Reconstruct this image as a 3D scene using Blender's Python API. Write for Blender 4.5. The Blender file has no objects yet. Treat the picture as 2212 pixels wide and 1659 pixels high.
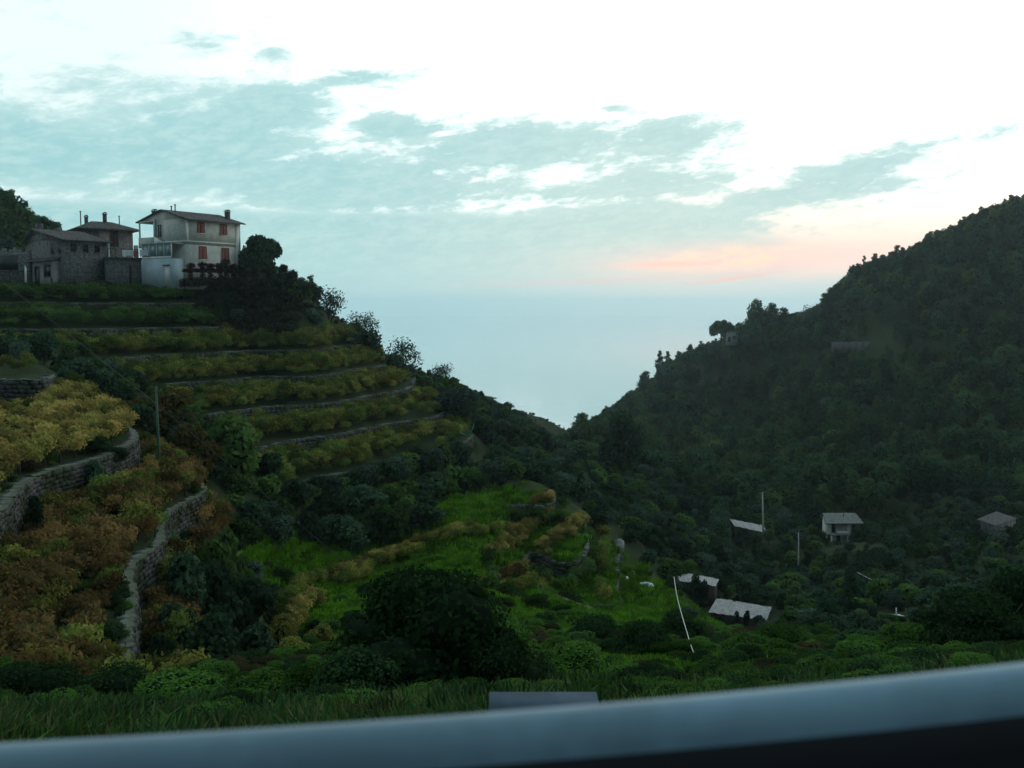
import bpy, math, random
import numpy as np
from mathutils import Vector, Matrix

sc = bpy.context.scene
COL = sc.collection
rng = np.random.default_rng(7)
random.seed(7)

# ------------------------------------------------------------------ camera
W0, H0, F0 = 2212.0, 1659.0, 2080.0
HORIZON = 660.0
PITCH = math.atan((H0 / 2 - HORIZON) / F0)
cd = bpy.data.cameras.new('camera')
cd.sensor_width = 36.0
cd.lens = 36.0 * F0 / W0
cd.clip_start = 0.02
cd.clip_end = 40000
cd.dof.use_dof = True
cd.dof.focus_distance = 120.0
cd.dof.aperture_fstop = 7.0
cam = bpy.data.objects.new('camera', cd)
COL.objects.link(cam)
cam.location = (0, 0, 0)
cam.rotation_euler = (math.pi / 2 - PITCH, 0, 0)
sc.camera = cam

# ------------------------------------------------------------------ world: dusk sky with a low cloud bank
world = bpy.data.worlds.new('World')
sc.world = world
world.use_nodes = True
nt = world.node_tree
for n in list(nt.nodes):
    nt.nodes.remove(n)


class NX:
    """tiny expression builder on shader math nodes"""
    def __init__(self, tree):
        self.t = tree

    def put(self, sock, v):
        if isinstance(v, (int, float)):
            sock.default_value = v
        elif isinstance(v, (tuple, list)):
            sock.default_value = tuple(v) + ((1,) if len(v) == 3 and len(sock.default_value) == 4 else ())
        else:
            self.t.links.new(v, sock)

    def m(self, op, a, b=0.0, c=None, clamp=False):
        n = self.t.nodes.new('ShaderNodeMath')
        n.operation = op
        n.use_clamp = clamp
        self.put(n.inputs[0], a)
        if op not in ('SQRT', 'ABSOLUTE', 'EXPONENT', 'SINE', 'COSINE', 'ARCSINE'):
            self.put(n.inputs[1], b)
        if c is not None:
            self.put(n.inputs[2], c)
        return n.outputs[0]

    def add(self, a, b): return self.m('ADD', a, b)
    def sub(self, a, b): return self.m('SUBTRACT', a, b)
    def mul(self, a, b): return self.m('MULTIPLY', a, b)

    def step(self, v, lo, hi):
        n = self.t.nodes.new('ShaderNodeMapRange')
        n.interpolation_type = 'SMOOTHSTEP'
        self.put(n.inputs[0], v)
        self.put(n.inputs[1], lo)
        self.put(n.inputs[2], hi)
        n.inputs[3].default_value = 0
        n.inputs[4].default_value = 1
        return n.outputs[0]

    def gauss(self, X, Y, cx, cy, sx, sy, slope=0.0):
        dx = self.sub(X, cx)
        dy = self.sub(self.sub(Y, cy), self.mul(dx, slope)) if slope else self.sub(Y, cy)
        q = self.add(self.m('POWER', self.m('ABSOLUTE', self.mul(dx, 1.0 / sx)), 2.0),
                     self.m('POWER', self.m('ABSOLUTE', self.mul(dy, 1.0 / sy)), 2.0))
        return self.m('EXPONENT', self.mul(q, -1.0))

    def mix(self, f, a, b):
        n = self.t.nodes.new('ShaderNodeMix')
        n.data_type = 'RGBA'
        self.put(n.inputs[0], f)
        self.put(n.inputs[6], a)
        self.put(n.inputs[7], b)
        return n.outputs[2]

    def noise(self, vec, scale, detail=5, rough=0.55, dist=0.0):
        n = self.t.nodes.new('ShaderNodeTexNoise')
        self.put(n.inputs['Vector'], vec)
        n.inputs['Scale'].default_value = scale
        n.inputs['Detail'].default_value = detail
        n.inputs['Roughness'].default_value = rough
        n.inputs['Distortion'].default_value = dist
        return n.outputs[0]


SUN_AZ = 0.16     # radians right of straight ahead
SUN_EL = math.radians(2.5)
w = NX(nt)
tc = nt.nodes.new('ShaderNodeTexCoord')
sp = nt.nodes.new('ShaderNodeSeparateXYZ')
nt.links.new(tc.outputs['Generated'], sp.inputs[0])
dx_, dy_, dz_ = sp.outputs
AZ = w.m('ARCTAN2', dx_, dy_)
EL = w.m('ARCSINE', dz_)
# X to the right, Y upward, both in units of 1/100 of a radian
X = w.mul(AZ, 100.0)
Y = w.mul(EL, 100.0)


def SX(px): return math.atan((px - 1106) / F0) * 100
def SY(py, px=1106): return math.atan((660 - py) / F0 * math.cos(math.atan((px - 1106) / F0))) * 100


cv = nt.nodes.new('ShaderNodeCombineXYZ')
w.put(cv.inputs[0], w.mul(X, 0.10))
w.put(cv.inputs[1], w.mul(w.sub(Y, w.mul(X, 0.10)), 0.26))
n1 = w.noise(cv.outputs[0], 1.0, 6, 0.55, 0.35)
cv2 = nt.nodes.new('ShaderNodeCombineXYZ')
w.put(cv2.inputs[0], w.mul(X, 0.32))
w.put(cv2.inputs[1], w.mul(w.sub(Y, w.mul(X, 0.12)), 0.95))
cv2.inputs[2].default_value = 7.3
n2 = w.noise(cv2.outputs[0], 1.0, 5, 0.6, 0.3)
cv3 = nt.nodes.new('ShaderNodeCombineXYZ')
w.put(cv3.inputs[0], w.mul(X, 0.75))
w.put(cv3.inputs[1], w.mul(w.sub(Y, w.mul(X, 0.12)), 2.0))
cv3.inputs[2].default_value = 3.1
n3 = w.noise(cv3.outputs[0], 1.0, 4, 0.6, 0.5)
noi = w.add(w.add(w.mul(w.sub(n1, 0.5), 1.5), w.mul(w.sub(n2, 0.5), 1.7)), w.mul(w.sub(n3, 0.5), 0.8))

blobs = [  # px, py, sx, sy (px), slope, amp
    (90, 330, 300, 95, 0.0, 1.25), (430, 330, 330, 120, 0, 1.25), (600, 250, 170, 60, 0.05, 1.15),
    (860, 290, 150, 36, 0.0, 1.1), (800, 180, 150, 19, 0.10, 0.85), (450, 115, 70, 22, 0, 0.62),
    (600, 130, 60, 16, -0.1, 0.52), (1130, 325, 360, 62, 0, 1.15), (1440, 310, 220, 50, 0, 1.1),
    (1330, 245, 95, 16, -0.12, 0.72), (1600, 226, 60, 11, 0.15, 0.5), (1850, 370, 280, 42, 0.2, 1.0),
    (1960, 330, 150, 13, 0.2, 0.8), (1700, 430, 300, 46, 0.14, 1.05), (1980, 390, 130, 10, 0.15, 0.7),
    (1350, 410, 360, 50, 0.05, 0.95), (750, 400, 460, 80, 0, 1.2), (1300, 500, 420, 70, 0.05, 1.2),
]
cov = None
for (px, py, sx, sy, sl, am) in blobs:
    cx, cy = SX(px), SY(py, px)
    g = w.mul(w.gauss(X, Y, cx, cy, SX(px + sx) - SX(px), (SY(py - sy, px) - cy) * 1.1, sl), am)
    cov = g if cov is None else w.m('MAXIMUM', cov, g)
# the layer seen edge-on low over the sea: full cover below a line that sinks towards the sunset
edge = w.add(SY(455), w.mul(w.m('MAXIMUM', w.sub(X, SX(1250)), 0.0), -0.12))
low = w.step(Y, w.add(edge, 3.2), w.sub(edge, 2.2))
rightfade = w.step(X, SX(2050), SX(1500))
low = w.mul(low, rightfade)
edge2 = w.add(SY(600), w.mul(X, 0.0))
low2 = w.step(Y, w.add(edge2, 1.7), w.sub(edge2, 1.3))
holes = w.mul(noi, w.step(Y, SY(520), SY(400)))
cmask = w.step(w.add(cov, w.mul(noi, 0.86)), 0.10, 0.90)
cmask = w.m('MAXIMUM', cmask, w.m('MAXIMUM', w.step(w.add(low, w.mul(holes, 0.7)), 0.3, 0.9), low2))
# only in the west half
cmask = w.mul(cmask, w.step(dy_, -0.15, 0.35))
cmask = w.mul(cmask, w.step(Y, 34, 28))

clear = w.mix(w.step(Y, 38, 20), (1.35, 1.5, 1.5), (1.55, 1.6, 1.56))
# leftward the clear sky is a touch cyan, to the right and low it turns cream
clear = w.mix(w.mul(w.step(X, 0, -40), 0.9), clear, (0.84, 1.0, 0.99))
cream = w.mul(w.step(Y, SY(330), SY(560)), w.step(X, SX(1100), SX(1700)))
clear = w.mix(cream, clear, (1.08, 0.93, 0.79))
cloud = w.mix(w.step(X, SX(1500), SX(200)), (0.43, 0.70, 0.72), (0.35, 0.66, 0.69))
cloud = w.mix(w.mul(w.step(w.add(w.mul(n2, .6), w.mul(n3, .4)), 0.38, 0.66), 0.60), cloud, (0.60, 0.83, 0.82))
hz = w.mix(w.step(X, SX(900), SX(1900)), (0.46, 0.75, 0.77), (0.62, 0.76, 0.79))
cloud = w.mix(w.step(Y, SY(480), SY(700)), cloud, hz)
col = w.mix(cmask, clear, cloud)
# sunset glow
def glow(px, py, sx, sy, sl=0.0):
    return w.gauss(X, Y, SX(px), SY(py, px), SX(px + sx) - SX(px), (SY(py - sy, px) - SY(py, px)), sl)
gn = w.step(w.add(noi, 0.4), -0.1, 0.6)
col = w.mix(w.mul(glow(1640, 562, 330, 36, 0.02), 0.85), col, (1.03, 0.71, 0.70))
col = w.mix(w.mul(w.mul(glow(1560, 560, 150, 22, 0.05), gn), 1.0), col, (1.15, 0.86, 0.60))
col = w.mix(w.mul(glow(1440, 572, 95, 7, 0.03), 0.8), col, (1.1, 0.60, 0.56))
col = w.mix(w.mul(glow(1570, 604, 75, 3.0, 0.14), 0.8), col, (1.1, 0.50, 0.45))
col = w.mix(w.mul(glow(1280, 608, 260, 9, 0.03), 0.42), col, (0.78, 0.60, 0.63))
# the rest of the dome: the light dies away towards the east, blue overhead
back = w.step(dy_, 0.25, -0.75)
col = w.mix(w.step(Y, 38, 100), col, (0.36, 0.52, 0.60))
col = w.mix(back, col, (0.17, 0.27, 0.32))
col = w.mix(w.step(Y, -3, -25), col, (0.05, 0.09, 0.10))
bg = nt.nodes.new('ShaderNodeBackground')
nt.links.new(col, bg.inputs[0])
bg.inputs[1].default_value = 1.0
sky = nt.nodes.new('ShaderNodeTexSky')
sky.sky_type = 'NISHITA'
sky.sun_disc = False
sky.sun_elevation = SUN_EL
sky.sun_rotation = SUN_AZ
bg2 = nt.nodes.new('ShaderNodeBackground')
nt.links.new(sky.outputs[0], bg2.inputs[0])
bg2.inputs[1].default_value = 0.006
ad = nt.nodes.new('ShaderNodeAddShader')
nt.links.new(bg.outputs[0], ad.inputs[0])
nt.links.new(bg2.outputs[0], ad.inputs[1])
wo = nt.nodes.new('ShaderNodeOutputWorld')
nt.links.new(ad.outputs[0], wo.inputs[0])
world.cycles.sampling_method = 'MANUAL'
world.cycles.sample_map_resolution = 512

sl = bpy.data.lights.new('sun', 'SUN')
sl.energy = 0.08
sl.angle = math.radians(60)
sl.color = (1.0, 0.85, 0.72)
so = bpy.data.objects.new('sun', sl)
COL.objects.link(so)
sd = Vector((math.sin(SUN_AZ) * math.cos(SUN_EL), math.cos(SUN_AZ) * math.cos(SUN_EL), math.sin(SUN_EL + 0.06)))
so.rotation_euler = sd.to_track_quat('Z', 'Y').to_euler()

sc.view_settings.view_transform = 'Standard'
sc.view_settings.look = 'None'
sc.view_settings.exposure = 0.0
sc.view_settings.gamma = 1.0
sc.view_settings.use_curve_mapping = False
sc.render.engine = 'CYCLES'
sc.cycles.max_bounces = 4
sc.cycles.diffuse_bounces = 2
sc.cycles.glossy_bounces = 2
sc.cycles.transmission_bounces = 2
sc.cycles.volume_bounces = 1
sc.cycles.transparent_max_bounces = 6
sc.cycles.use_denoising = True
sc.cycles.caustics_reflective = False
sc.cycles.caustics_refractive = False

# ------------------------------------------------------------------ materials
MATS = {}


def mat_basic(name, color, rough=0.85, spec=0.2, var=0.25, scale=3.0, bump=0.0, metallic=0.0, bscale=20.0, color2=None, detail=4):
    m = bpy.data.materials.new(name)
    m.use_nodes = True
    t = m.node_tree
    b = t.nodes['Principled BSDF']
    x = NX(t)
    tcn = t.nodes.new('ShaderNodeTexCoord')
    c2 = color2 or tuple(max(0, c * (1 - var)) for c in color)
    c1 = tuple(min(1, c * (1 + var * 0.6)) for c in color)
    f = x.step(x.noise(tcn.outputs['Object'], scale, detail, 0.65), 0.35, 0.65)
    x.put(b.inputs['Base Color'], x.mix(f, c1, c2))
    b.inputs['Roughness'].default_value = rough
    b.inputs['Specular IOR Level'].default_value = spec
    b.inputs['Metallic'].default_value = metallic
    if bump:
        bn = t.nodes.new('ShaderNodeBump')
        bn.inputs['Strength'].default_value = bump
        bn.inputs['Distance'].default_value = 0.05
        x.put(bn.inputs['Height'], x.noise(tcn.outputs['Object'], bscale, 5, 0.6))
        t.links.new(bn.outputs[0], b.inputs['Normal'])
    MATS[name] = m
    return m


def mat_leaf(name, cols, transl=0.30, nscale=0.6, stain=None):
    """diffuse + translucent leaf; hue varies by plant and by clump"""
    m = bpy.data.materials.new(name)
    m.use_nodes = True
    t = m.node_tree
    for n in list(t.nodes):
        t.nodes.remove(n)
    x = NX(t)
    oi = t.nodes.new('ShaderNodeObjectInfo')
    tcn = t.nodes.new('ShaderNodeTexCoord')
    va = t.nodes.new('ShaderNodeVectorMath')
    va.operation = 'ADD'
    t.links.new(tcn.outputs['Object'], va.inputs[0])
    cb = t.nodes.new('ShaderNodeCombineXYZ')
    x.put(cb.inputs[0], x.mul(oi.outputs['Random'], 50.0))
    t.links.new(cb.outputs[0], va.inputs[1])
    nn = x.noise(va.outputs[0], nscale, 3, 0.6)
    geo = t.nodes.new('ShaderNodeNewGeometry')
    ri = geo.outputs['Random Per Island']
    f1 = x.step(x.add(nn, x.mul(x.sub(ri, 0.5), 0.62)), 0.30, 0.70)
    c = x.mix(f1, cols[0], cols[1])
    if len(cols) > 2:
        c = x.mix(x.step(oi.outputs['Random'], 0.35, 0.95), c, cols[2])
    hs = t.nodes.new('ShaderNodeHueSaturation')
    x.put(hs.inputs['Color'], c)
    x.put(hs.inputs['Value'], x.add(0.45, x.mul(x.m('FRACT', x.mul(oi.outputs['Random'], 7.31)), 1.05)))
    d = t.nodes.new('ShaderNodeBsdfDiffuse')
    tr = t.nodes.new('ShaderNodeBsdfTranslucent')
    t.links.new(hs.outputs[0], d.inputs[0])
    t.links.new(hs.outputs[0], tr.inputs[0])
    mx = t.nodes.new('ShaderNodeMixShader')
    mx.inputs[0].default_value = transl
    t.links.new(d.outputs[0], mx.inputs[1])
    t.links.new(tr.outputs[0], mx.inputs[2])
    o = t.nodes.new('ShaderNodeOutputMaterial')
    t.links.new(mx.outputs[0], o.inputs[0])
    MATS[name] = m
    return m


mat_leaf('leaf_wood', [(0.020, 0.062, 0.036), (0.042, 0.096, 0.038), (0.060, 0.108, 0.036)])
mat_leaf('leaf_woodlight', [(0.055, 0.099, 0.031), (0.094, 0.127, 0.033), (0.077, 0.110, 0.033)])
mat_leaf('leaf_dark', [(0.024, 0.054, 0.032), (0.043, 0.084, 0.041)])
mat_leaf('leaf_olive', [(0.069, 0.109, 0.081), (0.040, 0.075, 0.046)], 0.25)
mat_leaf('leaf_green', [(0.042, 0.102, 0.024), (0.084, 0.156, 0.036), (0.060, 0.114, 0.030)])
mat_leaf('leaf_vine', [(0.106, 0.150, 0.030), (0.263, 0.244, 0.060), (0.094, 0.156, 0.033)], 0.4, 1.2)
mat_leaf('leaf_vine_gold', [(0.299, 0.267, 0.075), (0.156, 0.176, 0.042), (0.364, 0.286, 0.085)], 0.4, 1.0)
mat_leaf('leaf_vine_rust', [(0.169, 0.101, 0.039), (0.065, 0.075, 0.029), (0.215, 0.143, 0.052)], 0.4, 1.0)
mat_leaf('leaf_rust', [(0.180, 0.102, 0.030), (0.072, 0.102, 0.026)], 0.35, 0.5)
mat_leaf('leaf_ivy', [(0.026, 0.046, 0.024), (0.060, 0.026, 0.024)], 0.2, 0.5)
mat_leaf('leaf_red', [(0.090, 0.014, 0.026), (0.042, 0.017, 0.017)], 0.25, 1.5)
mat_leaf('leaf_grass', [(0.069, 0.196, 0.011), (0.127, 0.276, 0.016), (0.057, 0.144, 0.016)], 0.45, 0.8)
mat_basic('bark', (0.055, 0.045, 0.035), 0.95, 0.1, 0.4, 6)
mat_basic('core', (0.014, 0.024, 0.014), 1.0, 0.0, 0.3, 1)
mat_basic('stone_wall', (0.070, 0.066, 0.068), 0.95, 0.1, 0.5, 0.6, 0.6, color2=(0.030, 0.042, 0.020))
mat_basic('stone_cap', (0.17, 0.185, 0.17), 0.9, 0.2, 0.35, 0.8, 0.5, color2=(0.06, 0.08, 0.045))
mat_basic('stone_cap_dim', (0.11, 0.125, 0.11), 0.95, 0.1, 0.35, 0.5, 0.5, color2=(0.04, 0.055, 0.03))
mat_basic('house_stone', (0.15, 0.145, 0.14), 0.95, 0.15, 0.5, 2.6, 0.8, bscale=7, detail=6)
mat_basic('plaster_white', (0.46, 0.47, 0.41), 0.9, 0.2, 0.16, 0.9, 0.15)
mat_basic('plaster_bluish', (0.36, 0.44, 0.47), 0.9, 0.2, 0.12, 0.8, 0.1)
mat_basic('trim_white', (0.60, 0.61, 0.57), 0.8, 0.3, 0.08, 2)
mat_basic('shutter_red', (0.22, 0.045, 0.030), 0.7, 0.3, 0.2, 4)
mat_basic('slate', (0.17, 0.16, 0.15), 0.8, 0.3, 0.4, 2.5, 0.5)
mat_basic('slate_dark', (0.09, 0.085, 0.085), 0.85, 0.3, 0.4, 2.5, 0.5)
mat_basic('dark_opening', (0.012, 0.013, 0.015), 0.3, 0.5, 0.1, 2)
mat_basic('old_wood', (0.05, 0.035, 0.025), 0.8, 0.2, 0.3, 6)
mat_basic('concrete', (0.30, 0.30, 0.28), 0.9, 0.2, 0.3, 2, 0.4)
mat_basic('pale_sheet', (0.34, 0.34, 0.33), 0.75, 0.3, 0.25, 1.6, 0.2)
mat_basic('pole_green', (0.018, 0.075, 0.045), 0.6, 0.4, 0.15, 4)
mat_basic('pole_grey', (0.38, 0.38, 0.36), 0.8, 0.3, 0.2, 3)
mat_basic('cable', (0.04, 0.055, 0.05), 0.6, 0.4, 0.1, 3)
mat_basic('cable_pale', (0.42, 0.47, 0.43), 0.6, 0.4, 0.1, 3)
mat_basic('net_green', (0.01, 0.30, 0.17), 0.7, 0.3, 0.2, 1.5)
mat_basic('white_plastic', (0.72, 0.76, 0.76), 0.6, 0.4, 0.15, 2)
mat_basic('railing', (0.35, 0.36, 0.36), 0.5, 0.5, 0.1, 3)
mat_basic('pink_cloth', (0.40, 0.12, 0.13), 0.9, 0.1, 0.2, 3)
mat_basic('rail_grey', (0.06, 0.09, 0.12), 0.95, 0.1, 0.15, 4)


def ground_mat(name, cols, scale):
    m = bpy.data.materials.new(name)
    m.use_nodes = True
    t = m.node_tree
    b = t.nodes['Principled BSDF']
    x = NX(t)
    g = t.nodes.new('ShaderNodeNewGeometry')
    a = x.noise(g.outputs['Position'], scale, 6, 0.6)
    c = x.mix(x.step(a, 0.38, 0.62), cols[0], cols[1])
    a2 = x.noise(g.outputs['Position'], scale * 6, 5, 0.7)
    c = x.mix(x.step(a2, 0.45, 0.7), c, cols[2])
    at = t.nodes.new('ShaderNodeAttribute')
    at.attribute_name = 'grassy'
    gr = x.mix(x.step(a2, 0.35, 0.7), (0.075, 0.165, 0.012), (0.115, 0.22, 0.016))
    c = x.mix(at.outputs['Fac'], c, gr)
    x.put(b.inputs['Base Color'], c)
    b.inputs['Roughness'].default_value = 1.0
    b.inputs['Specular IOR Level'].default_value = 0.05
    bn = t.nodes.new('ShaderNodeBump')
    bn.inputs['Strength'].default_value = 0.8
    bn.inputs['Distance'].default_value = 0.25
    x.put(bn.inputs['Height'], x.noise(g.outputs['Position'], 1.6, 6, 0.7))
    t.links.new(bn.outputs[0], b.inputs['Normal'])
    MATS[name] = m
    return m


ground_mat('hillside', [(0.026, 0.042, 0.020), (0.036, 0.054, 0.020), (0.040, 0.040, 0.026)], 0.15)

# ------------------------------------------------------------------ helpers
def ray(px, py):
    v = (H0 / 2 - py) / F0
    u = (px - W0 / 2) / F0
    c, s = math.cos(PITCH), math.sin(PITCH)
    return u, c + v * s, -s + v * c


def P(px, py, d):
    """world point seen at picture position (px, py) and d metres ahead"""
    u, fy, fz = ray(px, py)
    return Vector((u / fy * d, d, fz / fy * d))


def S_E(px, py):
    u, fy, fz = ray(px, py)
    return u / fy, fz / fy


def project(x, y, z):
    c, s = math.cos(PITCH), math.sin(PITCH)
    f = y * c - z * s
    up = y * s + z * c
    return W0 / 2 + F0 * x / f, H0 / 2 - F0 * up / f


def link(o, parent=None):
    COL.objects.link(o)
    if parent is not None:
        o.parent = parent
    return o


def mesh_np(name, verts, faces, mats, midx=None, smooth=False):
    """faces: (n,3) or (n,4) int array, or list of such arrays"""
    me = bpy.data.meshes.new(name)
    verts = np.asarray(verts, dtype=np.float32)
    fl = faces if isinstance(faces, list) else [faces]
    fl = [np.asarray(f, dtype=np.int32) for f in fl if len(f)]
    nloop = sum(f.size for f in fl)
    nf = sum(len(f) for f in fl)
    me.vertices.add(len(verts))
    me.vertices.foreach_set('co', verts.ravel())
    me.loops.add(nloop)
    me.loops.foreach_set('vertex_index', np.concatenate([f.ravel() for f in fl]))
    me.polygons.add(nf)
    sizes = np.concatenate([np.full(len(f), f.shape[1], dtype=np.int32) for f in fl])
    starts = np.concatenate([[0], np.cumsum(sizes)[:-1]]).astype(np.int32)
    me.polygons.foreach_set('loop_start', starts)
    me.polygons.foreach_set('loop_total', sizes)
    for m in (mats if isinstance(mats, (list, tuple)) else [mats]):
        me.materials.append(MATS[m] if isinstance(m, str) else m)
    if midx is not None:
        me.polygons.foreach_set('material_index', np.asarray(midx, dtype=np.int32))
    if smooth:
        me.polygons.foreach_set('use_smooth', np.ones(nf, dtype=bool))
    me.update(calc_edges=True)
    return me


def obj(name, me, parent=None, loc=(0, 0, 0), rz=0.0, scale=None):
    o = bpy.data.objects.new(name, me)
    o.location = loc
    o.rotation_euler = (0, 0, rz)
    if scale is not None:
        o.scale = scale if isinstance(scale, (tuple, list)) else (scale,) * 3
    return link(o, parent)


def tag(o, label, cat, group=None, kind=None):
    if label:
        o['label'] = label
    if cat:
        o['category'] = cat
    if group:
        o['group'] = group
    if kind:
        o['kind'] = kind
    return o


def thing(name, label, cat, loc=(0, 0, 0), rz=0.0, group=None, scale=None):
    return tag(obj(name, None, None, loc, rz, scale), label, cat, group)


class MB:
    """collects boxes, tubes, prisms into one mesh"""
    def __init__(self):
        self.v, self.q, self.t = [], [], []
        self.n = 0

    def add(self, vs, quads=(), tris=()):
        b = self.n
        self.v.extend([tuple(p) for p in vs])
        self.n += len(vs)
        self.q.extend([tuple(i + b for i in f) for f in quads])
        self.t.extend([tuple(i + b for i in f) for f in tris])
        return self

    def box(self, x0, x1, y0, y1, z0, z1):
        vs = [(x, y, z) for z in (z0, z1) for y in (y0, y1) for x in (x0, x1)]
        return self.add(vs, [(0, 2, 3, 1), (4, 5, 7, 6), (0, 1, 5, 4), (2, 6, 7, 3), (0, 4, 6, 2), (1, 3, 7, 5)])

    def tube(self, pts, radii, n=7, cap=True):
        pts = [Vector(p) for p in pts]
        if not isinstance(radii, (list, tuple)):
            radii = [radii] * len(pts)
        base = self.n
        for i, p in enumerate(pts):
            a = pts[max(0, i - 1)]
            b = pts[min(len(pts) - 1, i + 1)]
            t = (b - a).normalized()
            ref = Vector((0, 0, 1)) if abs(t.z) < 0.95 else Vector((1, 0, 0))
            s = t.cross(ref).normalized()
            r = s.cross(t).normalized()
            for k in range(n):
                an = 2 * math.pi * k / n
                self.v.append(tuple(p + (s * math.cos(an) + r * math.sin(an)) * radii[i]))
        self.n += n * len(pts)
        for i in range(len(pts) - 1):
            for k in range(n):
                a = base + i * n + k
                b = base + i * n + (k + 1) % n
                self.q.append((a, b, b + n, a + n))
        if cap:
            for i, sgn in ((0, 1), (len(pts) - 1, -1)):
                c = base + i * n
                for k in range(1, n - 1):
                    self.t.append((c, c + k + 1, c + k) if sgn > 0 else (c, c + k, c + k + 1))
        return self

    def prism(self, poly, y0, y1):
        """poly: list of (x, z) points, extruded along y"""
        n = len(poly)
        vs = [(x, y0, z) for x, z in poly] + [(x, y1, z) for x, z in poly]
        b = self.n
        self.v.extend(vs)
        self.n += 2 * n
        for i in range(n):
            j = (i + 1) % n
            self.q.append((b + i, b + j, b + j + n, b + i + n))
        for k in range(1, n - 1):
            self.t.append((b, b + k + 1, b + k))
            self.t.append((b + n, b + n + k, b + n + k + 1))
        return self

    def build(self, name, mat, parent=None, loc=(0, 0, 0), rz=0.0, smooth=False):
        fs = []
        if self.q:
            fs.append(np.array(self.q))
        if self.t:
            fs.append(np.array(self.t))
        return obj(name, mesh_np(name, self.v, fs, mat, smooth=smooth), parent, loc, rz)


def copy_tree(o, parent=None):
    c = o.copy()
    COL.objects.link(c)
    c.parent = parent
    for ch in list(o.children):
        copy_tree(ch, c)
    return c

# ------------------------------------------------------------------ terrain
STEP = 3.4
LEV0 = -3.2
ctrl = []          # (s, ln d, E)
LMUL = 0.42


def cp(px, py, d):
    s, e = S_E(px, py)
    ctrl.append((s, math.log(d), e))


def cl(level, pts):
    for px, py in pts:
        s, e = S_E(px, py)
        ctrl.append((s, math.log(level / e), e))


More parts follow.
